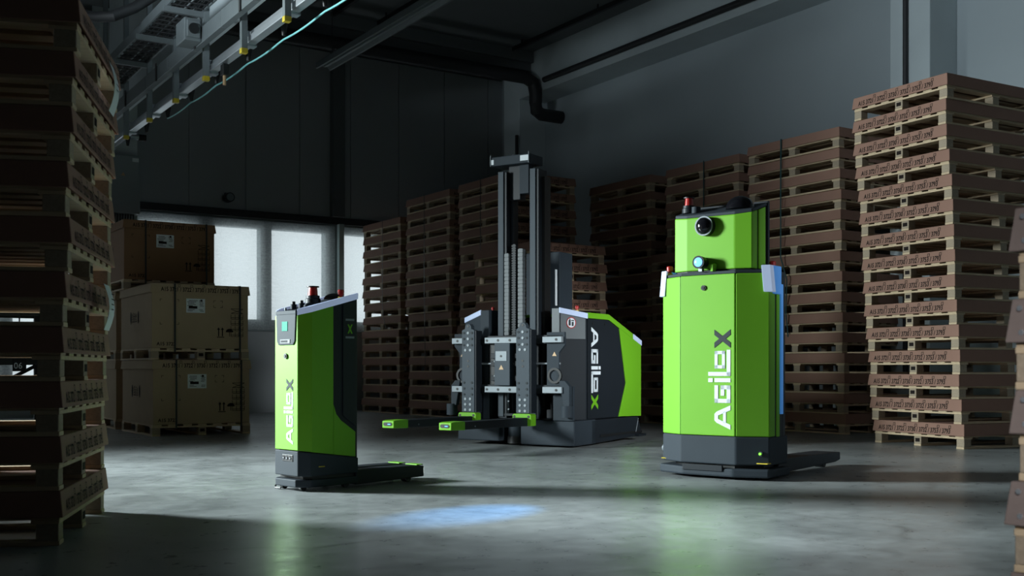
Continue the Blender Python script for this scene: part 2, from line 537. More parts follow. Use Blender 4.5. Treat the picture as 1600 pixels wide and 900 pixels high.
# pipes and ducts
def pipe(name, pts, r, m, label, cat='pipe', group=None):
    o = B().tube(pts, r, 12).obj(name, m, smooth=True)
    return tag(o, label, cat, group)
pipe('black_pipe', [(12.09, 17.5, 6.53), (12.09, 12, 6.53), (12.09, 4, 6.53)], 0.055, M['duct'], 'black pipe running along the side of the concrete beam')
pipe('black_pipe', [(12.19, 9.21, 0.6), (12.19, 9.21, 7.15)], 0.035, M['duct'], 'thin black pipe running up the concrete column by the printed stack')
pipe('round_duct', [(4.28, 17.72, 6.58), (11.80, 17.72, 6.58), (11.98, 17.72, 6.50), (12.04, 17.72, 6.3), (12.04, 17.72, 6.12), (12.10, 17.78, 5.98), (12.3, 17.9, 5.95), (12.79, 17.9, 5.95)], 0.13, M['duct'], 'thick dark duct along the rear beam bending down beside the corner column', 'duct')
pipe('corner_pipe', [(12.05, 18.42, 5.6), (12.05, 18.42, 0.0)], 0.035, M['duct'], 'slim dark pipe down the edge of the corner column')
for x, lab in ((7.7, 'short dark ceiling rail nearest the cyan hose'), (8.6, 'dark ceiling rail passing above the unlit lamp'), (11.5, 'dark ceiling rail nearest the concrete beam')):
    r = thing('ceiling_rail', lab, 'rail', (x, 12.0, ZC - 0.12), 0, 'thin dark rails under the ceiling')
    B().box(-0.03, 0.03, -4, 5.7, -0.04, 0.04).obj('bar', M['duct'], r)
    hm = B().box(-0.012, 0.012, -0.012, 0.012, 0.04, 0.12).mesh('hanger', M['duct'])
    for y in (-3, 0, 3, 5.4):
        link('hanger', hm, r, (0, y, 0))
# unlit long lamp
t = thing('linear_lamp', 'long unlit grey lamp hanging under the ceiling', 'lamp', (7.0, 12.2, 5.72))
b = B()
b.prism([(-0.13, 0.0), (-0.10, 0.0), (-0.07, 0.05), (0.07, 0.05), (0.10, 0.0), (0.13, 0.0), (0.13, 0.09), (-0.13, 0.09)], -4.0, 4.25, axis='y')
b.obj('housing', M['galv'], t)
B().box(-0.02, 0.02, -3.95, 4.2, 0.022, 0.05).obj('tube', M['frame'], t)
hm = B().cyl((0, 0, 0.09), 0.006, ZC - 5.72 - 0.09, n=6).mesh('hanger', M['duct'])
for y in (-3.5, 0.2, 3.9):
    link('hanger', hm, t, (0, y, 0))

# conveyor power line: tray, uprights, duct, rail, hose
t = thing('cable_tray', 'galvanised wire cable tray on hangers in front of the pale wall', 'tray', (3.2, 11.5, 4.72))
B().box(-0.02, 0.0, -5, 4.9, 0, 0.11).obj('side_rail', M['galv'], t)
B().box(0.36, 0.38, -5, 4.9, 0, 0.11).obj('side_rail', M['galv'], t)
b = B()
for i in range(66):
    b.box(0, 0.36, -5 + 0.15 * i, -4.985 + 0.15 * i, 0.0, 0.012)
for i in range(7):
    b.box(0.04 + 0.05 * i, 0.05 + 0.05 * i, -5, 4.9, 0.012, 0.02)
o = b.obj('wire_mesh', M['duct'], t)
o['kind'] = 'stuff'
b = B()
for i, (x, r_) in enumerate(((0.08, 0.02), (0.16, 0.03), (0.26, 0.025))):
    b.tube([(x, -5, 0.02 + r_), (x, 4.9, 0.02 + r_)], r_, 8)
o = b.obj('cable_bundle', M['duct'], t, smooth=True)
o['kind'] = 'stuff'
ups = [16.45, 15.22, 14.01, 12.83, 11.67, 10.45, 9.29, 8.1]
um = B().prism([(-0.03, -0.03), (0.03, -0.03), (0.03, 0.03), (0.022, 0.03), (0.022, -0.022), (-0.022, -0.022), (-0.022, 0.03), (-0.03, 0.03)], 4.0, ZC).mesh('post', M['galv'])
cm = B().box(-0.034, 0.034, -0.034, 0.034, 3.975, 4.025).mesh('end_cap', M['yellow'], bevel=0.006)
am = B().box(-0.46, -0.03, -0.02, 0.02, 4.655, 4.715).mesh('arm', M['galv'])
words = ['first', 'second', 'third', 'fourth', 'fifth', 'sixth', 'seventh', 'eighth', 'ninth', 'tenth', 'eleventh', 'twelfth', 'thirteenth', 'fourteenth', 'fifteenth', 'sixteenth']
for i, y in enumerate(ups):
    r = thing('hanger_post', 'galvanised hanger post with yellow end cap, %s from the far end of the rail' % words[i], 'post', (3.6, y, 0), 0, 'hanger posts of the power rail')
    link('post', um, r)
    link('end_cap', cm, r)
    link('arm', am, r)
t = thing('wall_duct', 'pale grey metal trunking beside the wire cable tray', 'trunking', (3.5, 12, 4.28))
for i in range(9):
    y0 = -4.2 + i * 0.97
    B().box(-0.05, 0.02, y0 + 0.004, y0 + 0.966, 0, 0.17).obj('cover_panel', M['galv'], t, bevel=0.004)
cl = B().box(-0.065, -0.05, -0.02, 0.02, -0.01, 0.20).mesh('clip', M['duct'])
for y in (-3.4, -1.9, -0.45, 1.1, 2.6, 4.0):
    link('clip', cl, t, (0, y, 0))
t = thing('junction_box', 'grey junction box with black switch mounted on the metal trunking', 'box', (3.37, 11.50, 4.29))
B().box(-0.10, 0.08, -0.16, 0.16, 0, 0.24).obj('housing', M['galv'], t, bevel=0.012)
B().box(-0.08, 0.06, -0.19, -0.16, 0.03, 0.21).obj('cover', M['galv'], t, bevel=0.008)
B().cyl((-0.01, -0.21, 0.12), 0.055, 0.03, 'y').obj('switch', M['black'], t)
t = thing('power_rail', 'bright aluminium power rail under the hanger posts', 'rail', (3.70, 12, 4.10))
B().box(-0.045, 0.045, -5.5, 4.9, 0, 0.07).obj('rail', M['alu'], t, bevel=0.008)
B().box(-0.02, 0.02, -5.5, 4.9, 0.07, 0.12).obj('rib', M['alu'], t, bevel=0.006)
bk = B().box(-0.06, 0.06, -0.05, 0.05, -0.02, 0.13).mesh('bracket', M['steel'], bevel=0.006)
for y in ups:
    link('bracket', bk, t, (0, y + 0.11 - 12, 0))
t = thing('festoon_hose', 'cyan air hose strung on black trolleys under the power rail', 'hose', (3.85, 12, 4.0))
tr = [16.19, 15.14, 14.09, 13.06, 12.10, 11.03, 10.01, 9.01, 8.0]
pts = []
for i in range(2, len(tr) - 1):
    for k in range(8):
        u = k / 8
        pts.append((0, tr[i] + (tr[i + 1] - tr[i]) * u - 12, 0.07 - 0.02 * 4 * u * (1 - u) - 0.006 * (i - 2)))
B().tube(pts, 0.009, 8).obj('hose', M['cyan'], t, smooth=True)
tm = B().lathe((0, 0, 0), [(0.018, 0.02), (0.042, 0.15), (0.03, 0.17)], 10).mesh('trolley', M['black'], smooth=True)
for y in tr:
    link('trolley', tm, t, (0, y - 12, 0.06))
t = thing('pneumatic_valve', 'small brass and black valve hanging from the power rail', 'valve', (3.70, 11.35, 3.925))
B().box(-0.03, 0.03, -0.05, 0.05, 0.05, 0.17).obj('body', M['black'], t, bevel=0.008)
B().cyl((0, 0, -0.05), 0.018, 0.10, n=10).obj('nozzle', M['amber'], t)
# dark cable and lamp bracket upper left
pipe('black_conduit', [(2.2, 13.4, 4.74), (2.49, 12.74, 4.80), (2.66, 12.58, 4.75), (2.8, 12.45, 4.75), (3.06, 12.55, 4.92), (3.38, 12.72, 5.20), (3.45, 12.60, 5.6), (3.45, 12.55, 7.18)], 0.06, M['duct'], 'thick black conduit bending over the tall dark pallet stack', 'conduit')
# electrical cabinet on the partition column
t = thing('electric_cabinet', 'grey electrical cabinet mounted on the pale column behind the boxes', 'cabinet', (4.22, 18.45, 3.38))
B().box(-0.34, 0.30, -0.28, 0, 0, 0.95).obj('housing', M['cabinet'], t, bevel=0.012)
B().box(-0.32, 0.28, -0.30, -0.28, 0.02, 0.93).obj('door', M['cabinet'], t, bevel=0.008)
B().add([(-0.01, -0.305, 0.60), (0.06, -0.305, 0.60), (0.025, -0.305, 0.66)], [(0, 1, 2)]).obj('warning_sticker', M['amber'], t, label='small yellow triangle sticker')
B().box(0.17, 0.27, -0.306, -0.30, 0.84, 0.90).obj('name_plate', M['paper'], t)
b = B()
for i in range(13):
    x = -0.28 + 0.042 * i
    b.tube([(x, -0.15, 0.0), (x + random.uniform(-0.015, 0.015), -0.14, -0.22), (x * 0.9, -0.10, -0.6)], 0.011, 6)
o = b.obj('cable_bundle', M['duct'], t, smooth=True)
o['kind'] = 'stuff'
t = thing('tube_bracket', 'short pale tube with black end on the column above the cabinet', 'tube', (4.2, 18.41, 4.68))
B().cyl((-0.4, 0, 0), 0.045, 0.75, 'x', 14).obj('tube', M['alu'], t, smooth=True)
B().cyl((0.35, 0, 0), 0.055, 0.12, 'x', 14).obj('end_cap', M['black'], t, smooth=True)
t = thing('wall_spotlight', 'small dark spotlight on the back wall above the blinds', 'lamp', (6.62, YB - 0.03, 3.98))
B().box(-0.05, 0.05, -0.05, 0, 0.03, 0.20).obj('bracket', M['duct'], t)
B().cyl((0, -0.20, 0.10), 0.09, 0.16, 'y', 16).obj('housing', M['duct'], t, smooth=True)
B().cyl((0, -0.21, 0.10), 0.07, 0.012, 'y', 16).obj('lens', M['frame'], t)
# hanging bay sign and dark rack seen through the near stack
t = thing('bay_sign', 'small black hanging sign with white number seen through the near stack', 'sign', (1.98, 13.35, 0.82), -YAW)
B().box(-0.075, 0.075, 0, 0.02, 0, 0.17).obj('board', M['black'], t)
me = text_mesh('06', 0.10, M['white'])
link('lettering', me, t, (-0.058, -0.004, 0.03), (PI / 2, 0, 0))
B().box(-0.006, 0.006, 0.005, 0.015, 0.17, ZC - 0.82).obj('rod', M['duct'], t)
t = thing('storage_rack', 'dark steel rack standing behind the near stack', 'rack', (1.9, 15.4, 0))
for x in (-2.2, -0.7, 0.75):
    for y in (0, 0.9):
        B().box(x - 0.04, x + 0.04, y - 0.04, y + 0.04, 0, 1.75).obj('upright', M['duct'], t)
for z in (0.35, 0.95, 1.6):
    for y in (0, 0.9):
        B().box(-2.2, 0.75, y - 0.03, y + 0.03, z - 0.05, z + 0.05).obj('beam', M['duct'], t)
for x0 in (-2.2, -0.7):
    B().tube([(x0, 0.9, 0.1), (x0 + 1.45, 0.9, 0.9)], 0.025, 8).obj('brace', M['duct'], t)

# ---------------------------------------------------------------- pallets
PW, PL, PH = 1.28, 1.60, 0.263
ME = {}
ME['runner'] = B().box(-0.05, 0.05, -PL / 2 + 0.01, PL / 2 - 0.01, 0, 0.022).mesh('runner', M['wood'], bevel=0.002, seg=1)
ME['block'] = B().box(-0.050, 0.050, -0.052, 0.052, 0.022, 0.104).mesh('block', M['block'], bevel=0.003, seg=1)
ME['stringer'] = B().box(-PW / 2 + 0.01, PW / 2 - 0.01, -0.065, 0.065, 0.104, 0.124).mesh('stringer', M['wood'], bevel=0.002, seg=1)
ME['board'] = B().box(-0.055, 0.055, -PL / 2 + 0.01, PL / 2 - 0.01, 0.124, 0.144).mesh('deck_board', M['wood'], bevel=0.002, seg=1)
def cap_mesh(m):
    b = B()
    t, x0, y0, x1, y1 = 0.008, PW / 2 - 0.004, PL / 2 - 0.004, PW / 2 + 0.010, PL / 2 + 0.010
    zt, zb = PH - 0.001, 0.136
    o = [(-x0, -y0, zt), (x0, -y0, zt), (x0, y0, zt), (-x0, y0, zt), (-x1, -y1, zb), (x1, -y1, zb), (x1, y1, zb), (-x1, y1, zb)]
    i = [(-x0 + t, -y0 + t, zt - t), (x0 - t, -y0 + t, zt - t), (x0 - t, y0 - t, zt - t), (-x0 + t, y0 - t, zt - t), (-x1 + t, -y1 + t, zb), (x1 - t, -y1 + t, zb), (x1 - t, y1 - t, zb), (-x1 + t, y1 - t, zb)]
    fs = [(0, 1, 2, 3), (8, 11, 10, 9)]
    for k in range(4):
        j = (k + 1) % 4
        fs += [(k, k + 4, j + 4, j), (8 + k, 8 + j, 12 + j, 12 + k), (4 + k, 12 + k, 12 + j, 4 + j)]
    b.add(o + i, fs)
    return b.mesh('card_cap', m, bevel=0.003, seg=1)
ME['cap'] = cap_mesh(M['cap'])
ME['oldcap'] = cap_mesh(M['oldcap'])
ME['stamp'] = B().box(-0.03, 0.03, -0.002, 0.0, 0.045, 0.085).mesh('stamp', M['ink'])
NUM = 'A15 3721 / 3722 / 3730 / 3732 / 3753 / 3793'
ME['print'] = text_mesh(NUM, 0.074, M['ink'], True)
sc_ = 1.02 / ME['print']['wid']
for v in ME['print'].vertices:
    v.co.x *= sc_
sq = B()
for k in range(6):
    x = 0.215 + 0.156 * k
    for q in ((x, x + 0.030, 0, 0.005), (x, x + 0.030, 0.028, 0.033), (x, x + 0.005, 0.005, 0.028), (x + 0.025, x + 0.030, 0.005, 0.028)):
        sq.add([(q[0], q[2], 0), (q[1], q[2], 0), (q[1], q[3], 0), (q[0], q[3], 0)], [(0, 1, 2, 3)])
ME['squares'] = sq.mesh('square_marks', M['ink'])
SLOPE = math.atan2(0.014, 0.126)

def pallet(label, group, loc, rot, cap='cap', printed=True, capped=True, full=True, name='capped_pallet'):
    t = thing(name, label, 'pallet', loc, rot, group)
    for x in (-0.58, 0, 0.58):
        link('runner', ME['runner'], t, (x, 0, 0))
        for y in (-0.735, 0, 0.735):
            link('block', ME['block'], t, (x, y, 0))
    for y in (-0.725, 0, 0.725):
        link('stringer', ME['stringer'], t, (0, y, 0))
    for k in range(7):
        link('deck_board', ME['board'], t, (-0.57 + 0.19 * k, 0, 0))
    if capped:
        c = link('card_cap', ME[cap], t)
        if printed:
            yy = -PL / 2 - 0.0045
            link('lettering', ME['print'], c, (-0.555, yy - 0.0050, 0.158), (PI / 2 - SLOPE, 0, 0))
            link('square_marks', ME['squares'], c, (-0.555, yy + 0.0005, 0.211), (PI / 2 - SLOPE, 0, 0))
    if printed:
        link('stamp', ME['stamp'], t, (0, -0.788, 0))
    return t
def stack(where, group, n, base, top, rot, printed=True, cap='cap', jit=0.012, rj=0.008, kicks=None, rotend=None):
    base, top = Vector(base), Vector(top)
    kx = ky = 0.0
    for i in range(n):
        u = i / max(1, n - 1)
        p = base.lerp(top, u)
        if kicks and i in kicks:
            kx, ky = kicks[i]
        r = rot if rotend is None else rot + (rotend - rot) * u
        lab = '%s pallet from the floor in %s' % (words[i], where)
        pallet(lab, group, (p.x + kx + random.uniform(-jit, jit), p.y + ky + random.uniform(-jit, jit), i * PH), r + random.uniform(-rj, rj), cap, printed)

# printed stack by the right wall
stack('the tall stack with printed brown card caps', 'pallets of the tall printed stack', 15, (11.02, 7.50), (10.79, 7.61), -PI / 2 + math.radians(-6.5), rotend=-PI / 2 + math.radians(-3.5))
# row along the right wall
stack('the teal strapped stack beside the printed one', 'pallets of the teal strapped stack', 15, (11.78, 10.15), (11.66, 10.13), 0.01, jit=0.014, printed=False)
stack('the stack behind the taller green robot', 'pallets of the stack behind the taller robot', 15, (11.86, 12.10), (11.84, 12.08), 0.0, kicks={0: (-0.28, 0.30), 6: (-0.14, 0.18), 10: (0, 0)}, printed=False, jit=0.014)
stack('the dark stack next to the concrete corner', 'pallets of the corner stack', 15, (11.9, 14.06), (11.86, 14.06), 0.0, printed=False, jit=0.014)
# row along the back left, facing the boxes
for nm, yc, n, kk in (('the farthest stack before the windows', 18.82, 14, {0: (0, 0.06), 6: (0, 0)}),
                      ('the second stack from the windows', 16.98, 15, {0: (0.04, -0.03), 7: (0, 0)}),
                      ('the stack behind the lifting mast', 15.05, 15, {0: (0, 0.05), 6: (0, 0)})):
    stack(nm, 'pallets of ' + nm.split(',')[0], n, (9.84, yc), (9.84, yc), 0.0, kicks=kk, jit=0.014)
stack('the lower stack directly behind the forklift robot', 'pallets of the lower stack', 10, (9.10, 13.3), (9.10, 13.3), 0.0, jit=0.014)
# near stack on the left, seen against the light
LR = math.radians(68.6)
stack('the near dark stack opposite the robots', 'pallets of the near dark stack', 10, (0.49, 6.42), (0.55, 6.36), LR, jit=0.010)
# near stack at the right border
t = None
stack('the near worn stack cut off by the frame edge', 'pallets of the near worn stack', 5, (3.565, 1.06), (3.575, 1.06), 0.02, cap='oldcap', printed=False, jit=0.012)
rv = B().cyl((0, 0, 0), 0.008, -0.004, 'x', 10).mesh('staple', M['alu'])
for o in list(COL.objects):
    if o.name.startswith('capped_pallet') and 'near worn' in o['label']:
        c = [q for q in o.children if q.name.startswith('card_cap')][0]
        for (yy, zz) in ((0.765, 0.235), (0.76, 0.165)):
            link('staple', rv, c, (-PW / 2 - 0.006, yy, zz))

# papers on stacks
def paper(label, loc, rot, wdt, hgt, curl=0.03):
    t = thing('delivery_note', label, 'paper', loc, rot, 'white delivery notes on pallets')
    b = B()
    n = 6
    vs = []
    for k in range(n + 1):
        z = -hgt * k / n
        y = -curl * math.sin(PI * k / n)
        vs += [(-wdt / 2, y, z), (wdt / 2, y, z), (-wdt / 2, y + 0.0015, z), (wdt / 2, y + 0.0015, z)]
    fs = []
    for k in range(n):
        a = 4 * k
        fs += [(a, a + 4, a + 5, a + 1), (a + 2, a + 3, a + 7, a + 6), (a, a + 2, a + 6, a + 4), (a + 1, a + 5, a + 7, a + 3)]
    fs += [(0, 1, 3, 2), (4 * n, 4 * n + 2, 4 * n + 3, 4 * n + 1)]
    b.add(vs, fs).obj('sheet', M['paper'], t, smooth=True)
    bc = B()
    x = -wdt * 0.35
    while x < wdt * 0.32:
        ww = random.choice((0.003, 0.005, 0.008))
        bc.add([(x, -0.004, -hgt * 0.93), (x + ww, -0.004, -hgt * 0.93), (x + ww, -0.012, -hgt * 0.78), (x, -0.012, -hgt * 0.78)], [(0, 1, 2, 3)])
        x += ww + random.choice((0.004, 0.006))
    bc.obj('barcode', M['ink'], t)
    lb = B()
    for k in range(5):
        z = -hgt * (0.12 + 0.11 * k)
        lb.add([(-wdt * 0.36, -curl - 0.006, z), (wdt * random.uniform(0.0, 0.3), -curl - 0.006, z), (wdt * 0.1, -curl - 0.006, z + 0.006), (-wdt * 0.36, -curl - 0.006, z + 0.006)], [(0, 1, 2, 3)])
    lb.obj('printed_lines', M['ink'], t)
    return t
def side_pt(k, along, out):
    """point on the printed side of the near dark stack: along the side from its centre, out from the card"""
    ax, ay = math.cos(LR), math.sin(LR)
    nx, ny = math.sin(LR), -math.cos(LR)
    return (0.52 + ax * along + nx * (PL / 2 + out), 6.39 + ay * along + ny * (PL / 2 + out), k)
paper('white note with barcode hanging low on the near dark stack', side_pt(1.31, 0.12, 0.055), LR, 0.17, 0.25)
paper('pale note hanging under a top cap of the near dark stack', side_pt(2.52, 0.12, 0.08), LR, 0.15, 0.27)
paper('white note on the end of the stack behind the mast', (9.83, 14.225, 3.87), 0.0, 0.22, 0.26, 0.02)
# straps
def strap(label, pts, m, w_=0.016):
    b = B()
    vs = []
    for p in pts:
        vs += [(p[0], p[1] - w_ / 2, p[2]), (p[0], p[1] + w_ / 2, p[2]), (p[0] + 0.003, p[1] + w_ / 2, p[2]), (p[0] + 0.003, p[1] - w_ / 2, p[2])]
    fs = [(0, 1, 2, 3)]
    for k in range(len(pts) - 1):
        for i in range(4):
            fs.append((4 * k + i, 4 * k + (i + 1) % 4, 4 * k + 4 + (i + 1) % 4, 4 * k + 4 + i))
    n = 4 * (len(pts) - 1)
    fs.append((n, n + 1, n + 2, n + 3))
    return tag(b.add(vs, fs).obj('strapping_band', m), label, 'strap', 'strapping bands on pallet stacks')
strap('teal strap hanging down the stack beside the printed one', [(10.985, 10.28, 3.95), (10.98, 10.28, 3.3), (10.98, 10.28, 2.6), (10.99, 10.29, 2.35), (11.01, 10.20, 2.05), (11.06, 10.26, 1.6), (11.10, 10.25, 1.2)], M['tealstrap'], 0.022)
strap('dark strap on the stack behind the taller green robot', [(11.165, 11.98, 3.95), (11.165, 11.98, 3.0), (11.16, 12.0, 2.3)], M['tealstrap'], 0.02)
strap('thin black strap on the farthest pallet stack', [(9.16, 18.7, 3.68), (9.16, 18.7, 2.4), (9.15, 18.66, 1.9), (9.16, 18.55, 1.6)], M['strap'])
strap('thin black strap on the second stack from the windows', [(9.15, 17.0, 3.94), (9.15, 17.0, 2.2), (9.14, 16.96, 1.7), (9.15, 16.96, 0.9)], M['strap'])
strap('thin black strap on the stack behind the mast', [(9.165, 15.1, 3.94), (9.165, 15.1, 2.6)], M['strap'])

# ---------------------------------------------------------------- card boxes on pallets
BW, BD, BH = 1.24, 1.58, 0.815
ME['boxprint'] = text_mesh('A15 3722', 0.06, M['ink'], True)
ME['small'] = text_mesh('made of card', 0.03, M['ink'])
def pict():
    b = B()
    # two up arrows and an umbrella
    for x in (0.0, 0.05):
        b.add([(x, 0, 0), (x + 0.014, 0, 0), (x + 0.014, 0, 0.09), (x, 0, 0.09)], [(0, 1, 2, 3)])
        b.add([(x - 0.014, 0, 0.085), (x + 0.028, 0, 0.085), (x + 0.007, 0, 0.115)], [(0, 1, 2)])
    b.add([(-0.015, 0, -0.016), (0.08, 0, -0.016), (0.08, 0, -0.006), (-0.015, 0, -0.006)], [(0, 1, 2, 3)])
    n = 10
    b.add([(0.15 + 0.05 * math.cos(PI * k / n), 0, 0.055 + 0.045 * math.sin(PI * k / n)) for k in range(n + 1)], [tuple(range(n + 1))])
    b.add([(0.146, 0, 0.0), (0.154, 0, 0.0), (0.154, 0, 0.06), (0.146, 0, 0.06)], [(0, 1, 2, 3)])
    return b.mesh('pictograms', M['ink'])
ME['pict'] = pict()
def grid():
    b = B()
    def bar(x0, z0, x1, z1, w_=0.006):
        dx, dz = x1 - x0, z1 - z0
        L = math.hypot(dx, dz)
        nx, nz = -dz / L * w_ / 2, dx / L * w_ / 2
        b.add([(x0 - nx, 0, z0 - nz), (x1 - nx, 0, z1 - nz), (x1 + nx, 0, z1 + nz), (x0 + nx, 0, z0 + nz)], [(0, 1, 2, 3)])
    for k in range(5):
        z = k * 0.075
        bar(-0.08, z, 0.08, z)
        if k < 4:
            for x in (-0.08, -0.025, 0.025, 0.08):
                bar(x, z, x, z + 0.06)
            bar(-0.08, z + 0.02, 0.08, z + 0.02)
    bar(-0.08, 0.3, 0.08, 0.355); bar(-0.08, 0.355, 0.08, 0.3); bar(-0.08, 0.36, 0.08, 0.36)
    return b.mesh('handling_table', M['ink'])
ME['grid'] = grid()
def corners():
    b = B()
    for (x0, x1, z0, z1) in ((-0.52, -0.28, 0.30, 0.62), (0.16, 0.28, 0.53, 0.62)):
        for x, sx in ((x0, 1), (x1, -1)):
            for z, sz in ((z0, 1), (z1, -1)):
                b.add([(x, 0, z), (x + sx * 0.03, 0, z), (x + sx * 0.03, 0, z + sz * 0.005), (x, 0, z + sz * 0.005)], [(0, 1, 2, 3)])
                b.add([(x, 0, z), (x + sx * 0.005, 0, z), (x + sx * 0.005, 0, z + sz * 0.03), (x, 0, z + sz * 0.03)], [(0, 1, 2, 3)])
    return b.mesh('corner_marks', M['ink'])
ME['corners'] = corners()
def sidemarks():
    b = B()
    n = 12
    for y in (-0.16, 0.22):
        b.add([(0, y + 0.035 * math.cos(2 * PI * k / n), 0.36 + 0.085 * math.sin(2 * PI * k / n)) for k in range(n)], [tuple(range(n))])
    for k, (y, h) in enumerate(((-0.06, 0.12), (-0.03, 0.10), (0.02, 0.13), (0.06, 0.09), (0.10, 0.14), (0.14, 0.12))):
        for j in range(4):
            z = 0.30 + j * h / 4
            b.add([(0, y - 0.012, z), (0, y + 0.012, z), (0, y + 0.012, z + h / 6), (0, y - 0.012, z + h / 6)], [(0, 1, 2, 3)])
    return b.mesh('side_marks', M['ink'])
ME['sidemarks'] = sidemarks()
def lidbox(b, z0, z1, ov):
    x0, y0 = BW / 2 + ov * 0.4, BD / 2 + ov * 0.4
    x1, y1 = BW / 2 + ov, BD / 2 + ov
    t_ = 0.006
    o = [(-x0, -y0, z1), (x0, -y0, z1), (x0, y0, z1), (-x0, y0, z1), (-x1, -y1, z0), (x1, -y1, z0), (x1, y1, z0), (-x1, y1, z0)]
    i = [(-x0 + t_, -y0 + t_, z1 - t_), (x0 - t_, -y0 + t_, z1 - t_), (x0 - t_, y0 - t_, z1 - t_), (-x0 + t_, y0 - t_, z1 - t_), (-x1 + t_, -y1 + t_, z0), (x1 - t_, -y1 + t_, z0), (x1 - t_, y1 - t_, z0), (-x1 + t_, y1 - t_, z0)]
    fs = [(0, 1, 2, 3), (8, 11, 10, 9)]
    for k in range(4):
        j = (k + 1) % 4
        fs += [(k, k + 4, j + 4, j), (8 + k, 8 + j, 12 + j, 12 + k), (4 + k, 12 + k, 12 + j, 4 + j)]
    return b.add(o + i, fs)
ME['lidprint'] = ME['print']
def card_box(label, plabel, loc, mk, rot=0.0, detail=True):
    pallet(plabel, 'wooden pallets under the card boxes', loc, rot, capped=False, printed=True, name='wooden_pallet')
    t = thing('card_box', label, 'box', (loc[0], loc[1], loc[2] + 0.1445), rot, 'large card boxes on pallets')
    B().box(-BW / 2, BW / 2, -BD / 2, BD / 2, 0, BH - 0.012).obj('body', M[mk], t, bevel=0.006)
    l = lidbox(B(), BH - 0.115, BH, 0.022).obj('lid', M[mk], t, bevel=0.004)
    if detail:
        yf = -BD / 2 - 0.003
        link('lettering', ME['print'], l, (-0.51, -BD / 2 - 0.0220, BH - 0.095), (PI / 2 - 0.11, 0, 0))
        link('square_marks', ME['squares'], l, (-0.51, -BD / 2 - 0.0165, BH - 0.042), (PI / 2 - 0.11, 0, 0))
        body = [c for c in t.children if c.name.startswith('body')][0]
        link('lettering', ME['boxprint'], body, (-0.56, yf, 0.035), (PI / 2, 0, 0))
        link('pictograms', ME['pict'], body, (0.22, yf, 0.16))
        link('handling_table', ME['grid'], body, (0.47, yf, 0.16))
        link('corner_marks', ME['corners'], body, (0, yf, 0))
        link('side_marks', ME['sidemarks'], body, (-BW / 2 - 0.003, 0.02, 0.05))
        lab = B().box(-0.19, 0.05, -BD / 2 - 0.006, -BD / 2 - 0.002, 0.455, 0.635).obj('shipping_label', M['paper'], t)
        b = B()
        yy = -BD / 2 - 0.0075
        for k in range(9):
            z = 0.475 + 0.0165 * k
            if k in (2, 3):
                b.add([(-0.16, yy, z), (-0.05, yy, z), (-0.05, yy, z + 0.0165), (-0.16, yy, z + 0.0165)], [(0, 1, 2, 3)])
            else:
                x0 = -0.18 + 0.02 * random.random()
                x1 = x0 + random.uniform(0.05, 0.12)
                b.add([(x0, yy, z), (x1, yy, z), (x1, yy, z + 0.006), (x0, yy, z + 0.006)], [(0, 1, 2, 3)])
                x0 = -0.03 + 0.02 * random.random()
                b.add([(x0, yy, z), (x0 + 0.05, yy, z), (x0 + 0.05, yy, z + 0.006), (x0, yy, z + 0.006)], [(0, 1, 2, 3)])
        b.add([(-0.01, yy, 0.60), (0.015, yy, 0.60), (0.015, yy, 0.625), (-0.01, yy, 0.625)], [(0, 1, 2, 3)])
        b.obj('printed_lines', M['ink'], lab)
        for x in (-0.34, 0.50):
            s = 0.011
            q = B().box(x - s, x + s, -BD / 2 - 0.034, -BD / 2 - 0.030, -0.05, BH)
            q.box(x - s, x + s, -BD / 2 - 0.034, BD / 2 + 0.034, BH, BH + 0.004)
            q.box(x - s, x + s, BD / 2 + 0.030, BD / 2 + 0.034, -0.05, BH)
            q.obj('strap', M['strap'], t)
    return t
UB = 0.144 + BH + 0.004
card_box('large kraft card box on the lowest pallet of the front box stack', 'wooden pallet on the floor under the lowest strapped card box', (4.205, 14.57, 0), 'kraft')
card_box('large kraft card box on top of the front box stack', 'wooden pallet between the two strapped kraft boxes of the front stack', (4.19, 14.58, UB), 'kraft')
for k, (nm, pn) in enumerate((('kraft card box at floor level of the rear box stack', 'wooden pallet on the floor under the rear box stack'),
                              ('kraft card box midway up the rear box stack', 'second wooden pallet up the rear box stack'),
                              ('darker brown card box topping the rear stack, against the windows', 'wooden pallet under the topmost darker brown card box'))):
    card_box(nm, pn, (4.19 if k == 2 else 4.20, 16.5 if k < 2 else 16.0, k * UB), 'kraft' if k < 2 else 'dkraft', detail=(k == 2))

# ---------------------------------------------------------------- robots: local X across the front, Y back towards the rear, Z up
def front_text(parent, size, x, y, z, face_rot=0.0, dark='print', turn=PI / 2, rotx=PI / 2):
    a, b_ = word_meshes(size, M[dark])
    base = Matrix.Translation((x, y, z)) @ Matrix.Rotation(face_rot, 4, 'Z') @ Matrix.Rotation(PI / 2, 4, 'X') @ Matrix.Rotation(turn, 4, 'Z')
    for me, lab in ((a, 'white vertical lettering'), (b_, 'dark letter X' if dark == 'print' else 'lime letter X')):
        o = link('lettering', me, parent, label=lab)
        o.matrix_local = base
def estop(parent, x, y, z, s=1.0):
    r = B().cyl((0, 0, 0), 0.022 * s, 0.018 * s, n=16).obj('stop_button', M['yellow'], parent, loc=(x, y, z))
    B().lathe((0, 0, 0.018 * s), [(0.014 * s, 0), (0.014 * s, 0.012 * s), (0.023 * s, 0.016 * s), (0.024 * s, 0.045 * s), (0.018 * s, 0.052 * s)], 16).obj('knob', M['red'], r, smooth=True, label='red mushroom knob')
    return r
